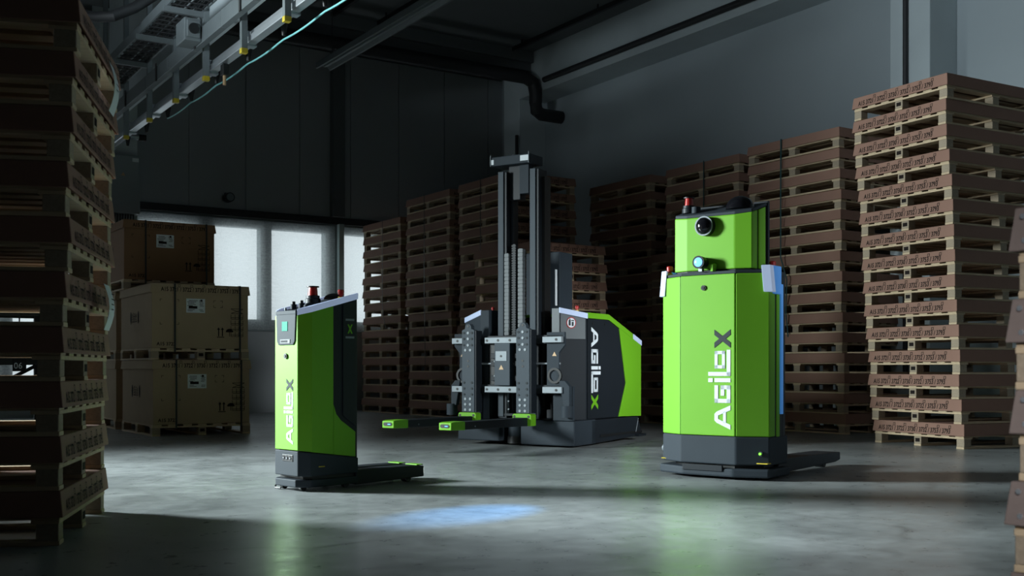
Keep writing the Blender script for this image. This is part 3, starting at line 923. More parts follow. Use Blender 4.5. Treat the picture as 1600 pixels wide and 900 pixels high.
def beacon(parent, x, y, z, s=1.0):
    r = B().lathe((0, 0, 0), [(0.055 * s, 0), (0.055 * s, 0.035 * s), (0.048 * s, 0.04 * s), (0.048 * s, 0.06 * s)], 20).obj('beacon', M['dark'], parent, smooth=True, loc=(x, y, z))
    B().lathe((0, 0, 0.06 * s), [(0.035 * s, 0), (0.030 * s, 0.06 * s)], 20).obj('lens', M['red'], r, smooth=True, label='red beacon lens')
    B().lathe((0, 0, 0.12 * s), [(0.044 * s, 0), (0.044 * s, 0.008 * s)], 20).obj('cover', M['black'], r, smooth=True)
    return r

# --- compact robot (nearest)
ROT1 = -(YAW + math.radians(45))
t = thing('compact_pallet_robot', 'small lime green pallet robot with slanted top and teal screen', 'robot', (0, 0, 0), ROT1)
W1, L1 = 0.36, 0.48
R1 = Matrix.Rotation(ROT1, 3, 'Z')
c = R1 @ Vector((W1 / 2 - 0.01, 0.02, 0))
t.location = (2.838 - c.x, 7.017 - c.y, 0)
ztop = lambda v: 1.255 + 0.275 * v
h = W1 / 2
B().prism([(-h + 0.03, 0.03), (h - 0.075, 0.03), (h - 0.024, 0.10), (h - 0.012, 0.27), (h - 0.012, L1), (-h + 0.012, L1), (-h + 0.012, 0.27), (-h + 0.024, 0.06)], 0.13, lambda u, v: ztop(v) - 0.03).obj('body', M['dark'], t, bevel=0.006)
plan = [(-h, 0.045), (-h + 0.03, 0.0), (h - 0.05, 0.0), (h, 0.085), (h, 0.265), (h - 0.02, 0.265), (h - 0.02, 0.09), (h - 0.06, 0.02), (-h + 0.04, 0.02), (-h + 0.02, 0.05), (-h + 0.02, 0.265), (-h, 0.265)]
B().prism(plan, lambda u, v: 0.285 - 0.14 * v, lambda u, v: ztop(v) - 0.035).obj('front_cover', M['lime'], t, bevel=0.004)
for sx, nm in ((1, 'side_cover'), (-1, 'side_cover')):
    x0, x1 = (h - 0.014, h) if sx > 0 else (-h, -h + 0.014)
    B().prism([(0.266, 0.247), (0.455, 0.222), (0.455, 0.40), (0.33, 0.485), (0.29, 0.53), (0.266, 0.60)], x0, x1, axis='x').obj(nm, M['lime'], t, bevel=0.003)
    x0, x1 = (h - 0.016, h - 0.004) if sx > 0 else (-h + 0.004, -h + 0.016)
    B().prism([(0.35, 0.52), (0.455, 0.44), (0.455, ztop(0.455) - 0.05), (0.35, ztop(0.35) - 0.05)], x0, x1, axis='x').obj('rear_side_panel', M['dark'], t, bevel=0.003)
# small emblem on the rear side panel
eb = B()
for (p0, p1, p2, p3) in (((0.388, 1.10), (0.400, 1.10), (0.432, 1.165), (0.420, 1.165)), ((0.420, 1.10), (0.432, 1.10), (0.400, 1.165), (0.388, 1.165))):
    eb.prism([p0, p1, p2, p3], h - 0.004, h - 0.002, axis='x')
eb.obj('emblem', M['lime'], t, label='small lime letter X')
eb = B()
for k in range(7):
    eb.box(h - 0.004, h - 0.002, 0.372 + 0.011 * k, 0.380 + 0.011 * k, 1.19, 1.205)
    eb.box(h - 0.004, h - 0.002, 0.372 + 0.011 * k, 0.380 + 0.011 * k, 1.065, 1.08)
eb.obj('emblem', M['silver'], t, label='faint grey small print')
# frosted light strips along the top edges
for sx in (1, -1):
    pl = [(sx * (h + 0.002), 0.084 if sx > 0 else 0.045), (sx * (h + 0.002), L1), (sx * (h - 0.022), L1), (sx * (h - 0.022), 0.06), (sx * (h - 0.062), 0.008), (sx * (h - 0.052 if sx > 0 else h - 0.045), -0.004)]
    if sx < 0:
        pl = pl[::-1]
    B().prism(pl, lambda u, v: ztop(v) - 0.038, lambda u, v: ztop(v) + 0.006).obj('light_strip', M['strip'], t, bevel=0.005, label='frosted pale light strip')
B().prism([(-h + 0.03, 0.03), (h - 0.07, 0.03), (h - 0.022, 0.09), (h - 0.022, L1), (-h + 0.022, L1), (-h + 0.022, 0.05)], lambda u, v: ztop(v) - 0.04, lambda u, v: ztop(v) - 0.012).obj('top_cover', M['dark'], t, bevel=0.004)
B().prism([(-0.095, 1.015), (0.085, 1.015), (0.105, 1.04), (0.118, ztop(0) - 0.004), (-0.125, ztop(0) - 0.004), (-0.115, 1.04)], -0.008, 0.004, axis='y').obj('screen_panel', M['slate'], t, bevel=0.003, label='slate grey front screen panel')
B().box(-0.128, 0.12, -0.010, 0.03, ztop(0) - 0.03, ztop(0) - 0.002).obj('top_edge', M['slate'], t, bevel=0.004)
B().box(-0.048, 0.02, -0.011, -0.007, 1.112, 1.178).obj('display', M['teal'], t, label='teal display')
lp = B().box(-0.07, 0.05, -0.011, -0.007, 1.026, 1.054).obj('name_plate', M['grey'], t)
pb = B()
for k in range(6):
    pb.box(-0.06 + 0.014 * k, -0.05 + 0.014 * k, -0.0125, -0.011, 1.033, 1.047)
pb.obj('printed_lines', M['print'], lp)
k_ = B().cyl((0, 0, 0), 0.019, -0.010, 'y', 20).obj('button', M['black'], t, smooth=True, loc=(-0.01, 0.0, 0.937))
B().cyl((0, -0.010, 0), 0.010, -0.004, 'y', 16).obj('insert', M['dark'], k_)
front_text(t, 0.083, 0.075, -0.0005, 0.325)
# base
B().prism([(-h, 0.03), (-h + 0.03, 0.0), (h - 0.05, 0.0), (h, 0.07), (h, L1), (-h, L1)], 0.105, lambda u, v: 0.280 - 0.14 * v).obj('base_cover', M['slate'], t, bevel=0.006)
pn = B().box(-0.055, 0.075, -0.004, 0.01, 0.205, 0.252).obj('port_panel', M['black'], t, bevel=0.003)
for x in (-0.035, 0.005, 0.045):
    B().cyl((x, -0.007, 0.228), 0.013, 0.004, 'y', 14).obj('port', M['dark'], pn)
    B().cyl((x, -0.0085, 0.228), 0.005, 0.003, 'y', 10).obj('pin', M['steel'], pn)
B().prism([(-h + 0.02, 0.05), (h - 0.06, 0.05), (h - 0.02, 0.10), (h - 0.02, L1 - 0.02), (-h + 0.02, L1 - 0.02)], 0.075, 0.105).obj('scanner_gap', M['black'], t)
B().prism([(-h, 0.035), (-h + 0.04, -0.005), (h - 0.07, -0.005), (h, 0.08), (h, L1), (-h, L1)], 0.028, 0.082).obj('bumper', M['slate'], t, bevel=0.008)
for x, y in ((-0.13, 0.06), (0.10, 0.06), (-0.13, 0.40), (0.13, 0.40)):
    B().cyl((x - 0.016, y, 0.024), 0.024, 0.032, 'x', 16).obj('caster', M['black'], t, smooth=True)
B().tube([(-0.15, 0.03, 0.05), (-0.15, 0.0, 0.02), (-0.13, -0.01, 0.012), (-0.08, 0.0, 0.012)], 0.006, 6).obj('cable', M['black'], t, smooth=True)
B().box(h - 0.001, h + 0.002, 0.14, 0.19, 0.165, 0.172).obj('side_marker', M['yellow'], t)
# top fittings
beacon(t, -0.035, 0.24, ztop(0.24) - 0.01, 1.0)
B().dome((0.035, 0.38, ztop(0.38) - 0.012), 0.065, 0.085, 0.045).obj('antenna_dome', M['black'], t, smooth=True)
estop(t, 0.135, 0.36, ztop(0.36) - 0.012, 1.0)
for x, y in ((-0.07, 0.10), (0.0, 0.12)):
    k_ = B().cyl((x, y, ztop(y) - 0.012), 0.022, 0.035, n=14).obj('selector_switch', M['slate'], t, smooth=True)
    B().cyl((x, y, ztop(y) + 0.023), 0.013, 0.02, n=12).obj('key', M['black'], k_, smooth=True)
B().dome((0.06, 0.15, ztop(0.15) - 0.012), 0.03, 0.05, 0.03).obj('handle', M['slate'], t, smooth=True)
B().cyl((-0.11, 0.06, ztop(0.06) - 0.012), 0.008, 0.02, n=10).obj('screw', M['silver'], t, smooth=True)
# forks
for x in (0.105, -0.105):
    f = B().prism([(L1 - 0.02, 0.02), (L1 + 0.62, 0.035), (L1 + 0.62, 0.115), (L1 + 0.56, 0.122), (L1 - 0.02, 0.125)], x - 0.07, x + 0.07, axis='x').obj('fork', M['dark'], t, bevel=0.006)
    B().box(x - 0.068, x + 0.068, L1 + 0.55, L1 + 0.615, 0.1215, 0.128).obj('tip_plate', M['lime'], f, bevel=0.003, label='lime tip plate')
    B().box(x + 0.02, x + 0.06, L1 + 0.62, L1 + 0.626, 0.06, 0.10).obj('tip_lamp', M['whiteled'], f, label='lit white tip lamp')
    B().cyl((x - 0.03, L1 + 0.50, 0.026), 0.026, 0.06, 'x', 14).obj('wheel', M['black'], f, smooth=True)

# --- taller robot on the right
ROT3 = -(YAW + math.radians(38))
t = thing('tall_pallet_robot', 'tall two tier lime green robot with round camera and blue lamp', 'robot', (5.813, 6.195, 0), ROT3)
FW, CU, CV, SD = 0.236, 0.225, 0.118, 0.37
def tplan(f, cu, cv, sd, g=0.0):
    return [(-f, 0 + g), (f, 0 + g), (f + cu - g, cv + g), (f + cu - g, sd), (-f - cu + g, sd), (-f - cu + g, cv + g)]
B().prism(tplan(FW, CU, CV, SD, 0.012), 0.33, 1.575).obj('body', M['dark'], t)
zb = 0.335
B().box(-FW + 0.002, FW - 0.004, -0.002, 0.02, zb, 1.575).obj('front_door', M['lime'], t, bevel=0.006)
for s in (-1, 1):
    pl = [(s * (FW + 0.002), 0.0), (s * (FW + CU), CV), (s * (FW + CU), CV + 0.10), (s * (FW + CU - 0.02), CV + 0.10), (s * (FW + CU - 0.02), CV + 0.015), (s * (FW + 0.004), 0.02)]
    B().prism(pl if s > 0 else pl[::-1], zb - 0.002, 1.575).obj('corner_cover', M['lime'], t, bevel=0.008)
    pl = [(s * (FW + CU - 0.004), CV + 0.14), (s * (FW + CU - 0.004), SD - 0.06), (s * (FW + CU - 0.02), SD - 0.06), (s * (FW + CU - 0.02), CV + 0.14)]
    B().prism(pl if s > 0 else pl[::-1], zb - 0.01, 1.45).obj('side_cover', M['lime'], t, bevel=0.004)
    pl = [(s * (FW + CU + 0.008), SD - 0.058), (s * (FW + CU + 0.008), SD - 0.02), (s * (FW + CU - 0.02), SD - 0.02), (s * (FW + CU - 0.02), SD - 0.058)]
    B().prism(pl if s > 0 else pl[::-1], 0.50, 1.50).obj('edge_gleam', M['bluestrip'], t, bevel=0.003, label='narrow blue gleam along the edge')  # glowing sliver stands in for blue light reflected down the edge
    pl = [(s * (FW + CU - 0.055), CV - 0.035), (s * (FW + CU + 0.010), CV - 0.004), (s * (FW + CU + 0.010), CV + 0.05), (s * (FW + CU - 0.02), CV + 0.05)]
    b = B().prism(pl if s > 0 else pl[::-1], 1.43, 1.635)
    b.v = [(x + (0 if z > 1.5 else s * 0.02), y, z) for x, y, z in b.v]
    b.obj('shoulder_lamp', M['strip'], t, bevel=0.005, label='frosted white shoulder light')
    pl = [(s * (FW + CU + 0.011), CV + 0.052), (s * (FW + CU + 0.011), SD - 0.06), (s * (FW + CU - 0.02), SD - 0.06), (s * (FW + CU - 0.02), CV + 0.052)]
    B().prism(pl if s > 0 else pl[::-1], 1.42, 1.635).obj('shoulder_lamp', M['bluestrip'], t, bevel=0.005, label='blue shoulder light')
    estop(t, s * (FW + CU - (0.05 if s > 0 else 0.035)), CV + (0.16 if s > 0 else 0.05), 1.60, 1.1)
B().prism(tplan(FW - 0.004, CU, CV, SD, 0.004), 1.575, 1.60).obj('top_cover', M['slate'], t, bevel=0.006)
B().prism([(-FW - CU + 0.03, SD), (FW + CU - 0.01, SD), (FW + CU - 0.01, SD + 0.055), (-FW - CU + 0.03, SD + 0.055)], 0.12, 1.60).obj('mast_housing', M['dark'], t, bevel=0.006)
k_ = B().cyl((0, 0, 0), 0.020, -0.010, 'y', 20).obj('button', M['black'], t, smooth=True, loc=(-0.03, -0.002, 1.475))
B().cyl((0, -0.010, 0), 0.011, -0.004, 'y', 16).obj('insert', M['dark'], k_)
front_text(t, 0.140, 0.198, -0.0035, 0.385)
# head
HW, HC, HV, HO, HD = 0.207, 0.128, 0.042, 0.045, 0.31
htop = lambda v: 2.055 + 0.30 * (v - HO)
def hplan(g):
    return [(-HW, HO + g), (HW, HO + g), (HW + HC - g, HO + HV + g), (HW + HC - g, HO + HD), (-HW - HC + g, HO + HD), (-HW - HC + g, HO + HV + g)]
B().prism(hplan(0.015), 1.60, lambda u, v: htop(v) - 0.03).obj('head_body', M['dark'], t)
B().prism([(-HW + 0.001, HO), (HW - 0.001, HO), (HW + HC, HO + HV), (HW + HC, HO + HV + 0.09), (HW + HC - 0.02, HO + HV + 0.09), (HW + HC - 0.02, HO + HV + 0.015), (HW, HO + 0.02), (-HW, HO + 0.02), (-HW - HC + 0.02, HO + HV + 0.015), (-HW - HC + 0.02, HO + HV + 0.09), (-HW - HC, HO + HV + 0.09), (-HW - HC, HO + HV)], 1.615, lambda u, v: htop(v) - 0.025).obj('head_cover', M['lime'], t, bevel=0.008)
for s in (-1, 1):
    pl = [(s * (HW + HC - 0.002), HO + HV + 0.125), (s * (HW + HC - 0.002), HO + HD - 0.03), (s * (HW + HC - 0.018), HO + HD - 0.03), (s * (HW + HC - 0.018), HO + HV + 0.125)]
    B().prism(pl if s > 0 else pl[::-1], 1.62, lambda u, v: htop(v) - 0.03).obj('head_side_cover', M['lime'], t, bevel=0.004)
B().prism(hplan(0.004), lambda u, v: htop(v) - 0.026, htop and (lambda u, v: htop(v))).obj('head_top', M['slate'], t, bevel=0.006)
B().prism([(-HW - HC + 0.02, HO + HD), (HW + HC + 0.006, HO + HD), (HW + HC + 0.006, HO + HD + 0.03), (-HW - HC + 0.02, HO + HD + 0.03)], 1.60, 2.16).obj('head_back_frame', M['dark'], t, bevel=0.005)
cx, cz = -0.03, 1.955
k_ = B().cyl((0, 0, 0), 0.076, -0.045, 'y', 28).obj('camera', M['black'], t, smooth=True, loc=(cx, HO, cz), label='round black camera')
rg = B()
n = 32
vs, fs = [], []
for i in range(n):
    a = 2 * PI * i / n
    for r_, y in ((0.066, -0.045), (0.076, -0.045), (0.076, -0.053), (0.066, -0.053)):
        vs.append((r_ * math.cos(a), y, r_ * math.sin(a)))
for i in range(n):
    j = (i + 1) % n
    for q in range(4):
        fs.append((4 * i + q, 4 * i + (q + 1) % 4, 4 * j + (q + 1) % 4, 4 * j + q))
rg.add(vs, fs).obj('ring', M['silver'], k_, smooth=True)
ds = B().dome((0, 0, 0), 0.066, 0.066, 0.045)
ds.moved(Matrix.Rotation(PI / 2, 4, 'X'))
ds.obj('lens', M['glossblack'], k_, smooth=True, loc=(0, -0.045, 0))
# blue warning lamp with its real beam on the floor
k_ = B().cyl((0, 0, 0), 0.044, -0.09, 'y', 24, r2=0.050).obj('warning_lamp', M['dark'], t, smooth=True, loc=(-0.05, HO - 0.01, 1.672))
dl = B().dome((0, 0, 0), 0.036, 0.036, 0.015)
dl.moved(Matrix.Rotation(PI / 2, 4, 'X'))
dl.obj('lens', M['bluelamp'], k_, smooth=True, loc=(0, -0.09, 0), label='lit blue lens')
B().box(-0.015, 0.015, -0.06, -0.02, -0.07, -0.04).obj('bracket', M['steel'], k_)
B().lathe((0, 0, 0), [(0.02, 0), (0.028, 0.05), (0.015, 0.06)], 10).obj('cable_gland', M['lime'], t, smooth=True, loc=(0.045, HO - 0.035, 1.60))
sl = bpy.data.lights.new('blue_floor_spot', 'SPOT')
sl.energy = 1300
sl.color = (0.10, 0.42, 1.0)
sl.spot_size = math.radians(15)
sl.spot_blend = 1.0
sl.shadow_soft_size = 0.02
so = bpy.data.objects.new('blue_floor_spot', sl)
COL.objects.link(so)
R3 = Matrix.Rotation(ROT3, 3, 'Z')
sp = Vector((5.813, 6.195, 0)) + R3 @ Vector((-0.05, HO - 0.14, 1.672))
so.location = sp
so.rotation_euler = (Vector((3.24, 5.45, 0)) - sp).to_track_quat('-Z', 'Y').to_euler()
# beacon, dome on the head
b_ = beacon(t, -0.255, HO + 0.13, htop(HO + 0.13) - 0.004, 1.0)
B().cyl((-0.175, HO + 0.10, htop(HO + 0.10) - 0.004), 0.035, 0.05, n=16).obj('selector_switch', M['slate'], t, smooth=True)
B().dome((0.19, HO + 0.13, htop(HO + 0.13) - 0.006), 0.115, 0.10, 0.10).obj('antenna_dome', M['glossblack'], t, smooth=True)
# base
B().prism(tplan(FW, CU, CV, SD + 0.08), 0.115, zb - 0.004).obj('base_cover', M['slate'], t, bevel=0.010)
B().prism(tplan(FW - 0.02, CU - 0.03, CV + 0.04, SD, 0.03), 0.085, 0.115).obj('scanner_gap', M['black'], t)
B().prism(tplan(FW - 0.02, CU + 0.02, CV - 0.02, SD + 0.10, -0.012), 0.022, 0.088).obj('bumper', M['slate'], t, bevel=0.014)
B().box(-FW + 0.03, FW - 0.10, -0.022, 0.0, 0.062, 0.108).obj('scanner_bar', M['dark'], t, bevel=0.004)
for x, y in ((-0.33, 0.2), (0.33, 0.2), (-0.33, 0.42), (0.33, 0.42)):
    B().cyl((x - 0.02, y, 0.028), 0.028, 0.04, 'x', 14).obj('caster', M['black'], t, smooth=True)
k_ = B().cyl((FW + CU - 0.06, CV + 0.005 - 0.04, 0.205), 0.02, 0.03, 'y', 14).obj('sensor', M['dark'], t, smooth=True)
B().cyl((FW + CU - 0.06, CV - 0.045, 0.205), 0.009, 0.01, 'y', 12).obj('lamp', M['greenled'], k_, label='lit green lamp')
B().box(FW + CU - 0.12, FW + CU + 0.003, CV - 0.045, CV + 0.02, 0.128, 0.135).obj('side_marker', M['yellow'], t)
B().box(-FW - CU - 0.003, -FW - CU + 0.05, CV - 0.02, CV + 0.06, 0.128, 0.135).obj('side_marker', M['yellow'], t)
B().cyl((-FW - CU - 0.01, CV + 0.03, 0.21), 0.03, 0.012, 'x', 14).obj('sensor', M['silver'], t, smooth=True)
for x in (0.30, -0.30):
    f = B().prism([(SD + 0.02, 0.03), (SD + 1.20, 0.045), (SD + 1.30, 0.06), (SD + 1.30, 0.125), (SD + 1.20, 0.13), (SD + 0.02, 0.145)], x - 0.11, x + 0.11, axis='x').obj('fork', M['dark'], t, bevel=0.008)
    B().cyl((x - 0.04, SD + 1.12, 0.032), 0.032, 0.08, 'x', 14).obj('wheel', M['black'], f, smooth=True)

# --- forklift robot in the middle
ROT2 = -(YAW + math.radians(31.5))
t = thing('forklift_robot', 'dark and lime forklift robot with tall mast and twin forks', 'robot', (6.497, 9.982, 0), ROT2)
S_ = M['slate']
# base
B().box(-0.75, -0.20, 0.0, 0.5, 0.045, 0.29).obj('base_front', S_, t, bevel=0.012)
B().box(0.08, 0.75, 0.0, 0.5, 0.02, 0.29).obj('base_front', S_, t, bevel=0.012)
B().prism([(0.40, 0.02), (1.70, 0.055), (1.70, 0.10), (1.60, 0.285), (0.40, 0.285)], -0.75, 0.75, axis='x').obj('base_rear', M['dark'], t, bevel=0.01)
B().box(0.752, 0.757, 0.60, 1.70, 0.085, 0.115).obj('bumper_strip', M['black'], t)
B().tube([(0.755, 1.60, 0.26), (0.755, 1.53, 0.10)], 0.004, 6).obj('cable', M['silver'], t)
B().box(0.70, 0.80, 1.52, 1.72, 0.05, 0.075).obj('side_plate', M['dark'], t)
B().cyl((-0.06, 0.16, 0.02), 0.11, 0.08, n=24).obj('drive_wheel', M['black'], t, smooth=True)
B().cyl((-0.06, 0.16, 0.10), 0.10, 0.20, n=24).obj('drive_motor', S_, t, smooth=True)
# rear body
rtop = lambda v: 1.455 if v < 0.82 else 1.455 - (v - 0.82) * 0.315
prof = [(0.36, 0.29), (1.66, 0.29), (1.66, rtop(1.66) - 0.02), (0.82, 1.435), (0.36, 1.435)]
B().prism(prof, -0.735, 0.735, axis='x').obj('body', M['dark'], t, bevel=0.01)
for s in (1, -1):
    x0, x1 = (0.735, 0.750) if s > 0 else (-0.75, -0.735)
    B().prism([(0.32, 0.30), (1.03, 0.30), (1.255, 0.68), (1.065, 1.315), (0.82, 1.395), (0.32, 1.395)], x0, x1, axis='x').obj('side_panel', S_ if False else M['dark'], t, bevel=0.004)
    B().prism([(1.085, 0.30), (1.69, 0.285), (1.69, 1.165), (1.10, 1.315), (1.275, 0.68)], x0, x1, axis='x').obj('rear_side_panel', M['lime'], t, bevel=0.004, label='lime rear side panel')
    B().prism([(0.32, 1.40), (0.82, 1.40), (1.46, 1.20), (1.46, 1.26), (0.82, 1.462), (0.32, 1.462)], x0 - (0.02 if s > 0 else 0), x1 + (0.003 if s > 0 else 0.02), axis='x').obj('edge_trim', M['lime'], t, bevel=0.004, label='lime edge trim')
    B().prism([(1.465, 1.20), (1.70, 1.125), (1.70, 1.185), (1.465, 1.26)], x0 - 0.01, x1 + 0.006, axis='x').obj('light_strip', M['strip'], t, bevel=0.004, label='frosted rear light strip')
    for v in (0.42, 0.72):
        B().cyl((x1 - 0.001 if s > 0 else x0 - 0.004, v, 1.345), 0.014, 0.005, 'x', 12).obj('screw', M['black'], t)
B().prism([(-0.73, 0.36), (0.73, 0.36), (0.73, 1.66), (-0.73, 1.66)], lambda u, v: rtop(v) - 0.03, lambda u, v: rtop(v) + 0.004).obj('roof', M['lime'], t, bevel=0.004)
B().box(-0.735, 0.735, 1.66, 1.70, 0.285, 1.17).obj('rear_cover', M['lime'], t, bevel=0.01)
front_text(t, 0.166, 0.751, 0.39, 1.305, face_rot=PI / 2, dark='lime', turn=-PI / 2)
# front pods
pr = [(0.47, 0.02), (0.575, 0.0), (0.735, 0.30), (0.735, 0.40), (0.47, 0.40)]
pz = lambda u, v: 1.505 - max(0, (u - 0.575)) * 0.32
B().prism(pr, 0.29, pz).obj('front_pod', M['dark'], t, bevel=0.006)  # dark colour carries the shade of the recess under the grey panels
B().prism([(0.568, -0.010), (0.58, -0.012), (0.752, 0.31), (0.735, 0.32)], lambda u, v: pz(u, v) - 0.055, lambda u, v: pz(u, v) + 0.004).obj('light_strip', M['strip'], t, bevel=0.004, label='frosted front light strip')
B().box(0.475, 0.570, -0.004, 0.02, 0.95, 1.50).obj('pod_panel', M['grey'], t, bevel=0.004, label='light grey upright panel')
B().prism([(0.582, 0.003), (0.588, -0.002), (0.738, 0.279), (0.730, 0.284)], 1.17, lambda u, v: pz(u, v) - 0.06).obj('pod_panel', M['grey'], t, bevel=0.003, label='grey chamfer panel')
pr = [(-0.74, 0.13), (-0.44, 0.0), (-0.33, 0.0), (-0.33, 0.40), (-0.74, 0.40)]
pzl = lambda u, v: 1.505 - max(0, (-0.44 - u)) * 0.25
B().prism(pr, 0.29, pzl).obj('front_pod', S_, t, bevel=0.006)
B().prism([(-0.746, 0.125), (-0.44, -0.008), (-0.435, 0.008), (-0.738, 0.145)], lambda u, v: pzl(u, v) - 0.055, lambda u, v: pzl(u, v) + 0.004).obj('light_strip', M['strip'], t, bevel=0.004, label='frosted front light strip')
estop(t, 0.60, 0.34, 1.475, 0.95)
estop(t, -0.38, 0.16, 1.49, 0.8)
# round warning sticker on the pod chamfer
ang = math.atan2(0.30, 0.16)
mt = Matrix.Translation((0.648, 0.112, 1.345)) @ Matrix.Rotation(ang, 4, 'Z') @ Matrix.Rotation(PI / 2, 4, 'X')
o = B().cyl((0, 0, 0.004), 0.062, 0.002, n=28).moved(mt).obj('round_sticker', M['red'], t, label='red ringed prohibition sticker')
B().cyl((0, 0, 0.006), 0.052, 0.001, n=28).moved(mt).obj('face', M['white'], o)
q = B()
q.box(-0.035, -0.008, -0.03, 0.03, 0.007, 0.008).box(-0.025, -0.012, 0.03, 0.045, 0.007, 0.008).box(0.005, 0.03, -0.035, 0.01, 0.007, 0.008).box(0.0, 0.035, 0.018, 0.03, 0.007, 0.008)
q.moved(mt).obj('figure', M['print'], o)
# mast
for x in (-0.165, 0.245):
    m_ = B().prism([(x - 0.055, 0.02), (x + 0.055, 0.02), (x + 0.055, 0.20), (x + 0.03, 0.20), (x + 0.03, 0.06), (x - 0.03, 0.06), (x - 0.03, 0.20), (x - 0.055, 0.20)], 0.30, 3.03).obj('mast_rail', M['dark'], t, bevel=0.004)
    B().box(x - 0.05, x + 0.02, 0.005, 0.02, 0.32, 3.035).obj('rail_face', M['slatelight'], m_, bevel=0.003, label='slate grey rail face')
    xi = x + 0.065 if x < 0 else x - 0.095
    B().box(xi, xi + 0.03, 0.09, 0.20, 0.30, 2.98).obj('inner_rail', M['dark'], m_, bevel=0.003)
B().box(0.30, 0.335, 0.09, 0.22, 0.4, 2.95).obj('outer_guide', M['black'], t)
hd = B().box(-0.30, 0.215, -0.02, 0.26, 3.10, 3.20).obj('mast_head', S_, t, bevel=0.008)
B().box(-0.30, -0.252, -0.026, -0.02, 3.115, 3.17).obj('corner_marker', M['white'], hd)
B().box(0.09, 0.20, -0.026, -0.02, 3.125, 3.185).obj('corner_marker', M['white'], hd)
B().cyl((-0.03, 0.10, 3.20), 0.06, 0.02, n=16).obj('head_cap', M['dark'], hd)
for x in (-0.292, 0.20):
    B().cyl((x, -0.028, 3.095), 0.005, 0.125, n=8).obj('bolt', M['silver'], hd)
B().box(0.03, 0.15, 0.06, 0.16, 2.78, 3.10).obj('head_bracket', S_, t, bevel=0.006)
B().box(-0.12, 0.03, 0.08, 0.2, 2.72, 3.10).obj('head_bracket', M['dark'], t, bevel=0.006)
B().box(-0.10, 0.34, 0.42, 0.72, 1.45, 2.16).obj('rear_tower', S_, t, bevel=0.01)
B().box(0.345, 0.352, 0.30, 0.34, 1.55, 1.95).obj('level_gauge', M['white'], t)
# energy chains: stacked links
def chain(x, z0, z1, m, wdt, name):
    b = B()
    z = z0
    while z < z1:
        b.box(x - wdt / 2, x + wdt / 2, -0.02, 0.05, z, z + 0.036)
        b.box(x - wdt / 2 + 0.008, x + wdt / 2 - 0.008, -0.012, 0.045, z + 0.036, z + 0.043)
        z += 0.043
    o = b.obj(name, m, t)
    o['kind'] = 'stuff'
chain(-0.090, 1.22, 2.12, M['grey'], 0.055, 'energy_chain')
chain(0.088, 1.22, 2.14, M['grey'], 0.060, 'energy_chain')
b = B()
z = 1.22
while z < 2.2:
    b.box(-0.028, 0.025, -0.01, 0.03, z, z + 0.016)
    b.box(-0.018, 0.015, -0.005, 0.03, z + 0.016, z + 0.027)
    z += 0.027
o = b.obj('lift_chain', M['dark'], t)
o['kind'] = 'stuff'
# lower centre parts
B().box(0.02, 0.145, 0.05, 0.09, 0.36, 0.66).obj('counter_plate', M['white'], t, label='white plate low in the mast')
B().box(-0.125, -0.105, 0.03, 0.06, 0.34, 0.62).obj('guide_strip', M['silver'], t)
for k in range(3):
    B().cyl((-0.095, 0.03, 0.40 + 0.09 * k), 0.009, 0.02, 'y', 8).obj('bolt', M['silver'], t)
B().box(-0.13, 0.16, 0.0, 0.08, 0.33, 0.355).obj('cross_member', M['dark'], t)
B().prism([(0.0, 0.26), (0.03, 0.33), (0.05, 0.33), (0.02, 0.26)], -0.01, 0.02, axis='y').obj('strut', S_, t)
B().prism([(0.13, 0.26), (0.10, 0.33), (0.12, 0.33), (0.15, 0.26)], -0.01, 0.02, axis='y').obj('strut', S_, t)
# carriage
for z0, z1 in ((1.128, 1.192), (0.588, 0.655)):
    for x0, x1, hs in ((-0.745, -0.56, (-0.67,)), (-0.305, 0.14, (-0.275, -0.13, 0.02)), (0.43, 0.665, (0.60,))):
        c = B().box(x0, x1, -0.13, -0.085, z0, z1).obj('carriage_bar', M['silver'], t, bevel=0.004, label='bright steel bar')
        for hx in hs:
            B().cyl((hx, -0.134, (z0 + z1) / 2), 0.014, 0.006, 'y', 12).obj('hole', M['black'], c)
    B().box(-0.74, 0.66, -0.085, -0.02, z0 - 0.01, z1 + 0.02).obj('carriage_beam', M['dark'], t, bevel=0.004)
B().box(-0.28, 0.16, -0.06, -0.02, 0.60, 1.13).obj('carriage_plate', M['black'], t)
cb = B().box(-0.165, 0.035, -0.15, -0.03, 0.665, 1.128).obj('drive_box', M['slatelight'], t, bevel=0.006)
B().box(-0.145, -0.005, -0.156, -0.15, 0.935, 1.04).obj('cover_plate', M['silver'], cb, label='square bright cover plate')
B().cyl((-0.075, -0.160, 0.987), 0.012, 0.005, 'y', 12).obj('hole', M['black'], cb)
tri = lambda b, x, z, y, s: b.add([(x - s, y, z), (x + s, y, z), (x, y, z + 1.7 * s)], [(0, 1, 2)])
tri(B(), -0.075, 0.84, -0.152, 0.03).obj('warning_sticker', M['amber'], cb, label='small triangular warning sticker')
B().tube([(-0.66, -0.07, 0.905), (0.62, -0.07, 0.905)], 0.011, 8).obj('lead_screw', M['steel'], t, smooth=True)
for x in (-0.21, 0.09):
    for z in (0.905, 0.745, 0.99):
        B().box(x - 0.035, x + 0.035, -0.10, -0.05, z - 0.03, z + 0.03).obj('bearing_block', M['dark'], t, bevel=0.005)
    for z in (0.93, 0.77):
        B().cyl((x + 0.02, -0.11, z), 0.009, 0.02, 'y', 8).obj('bolt', M['silver'], t)
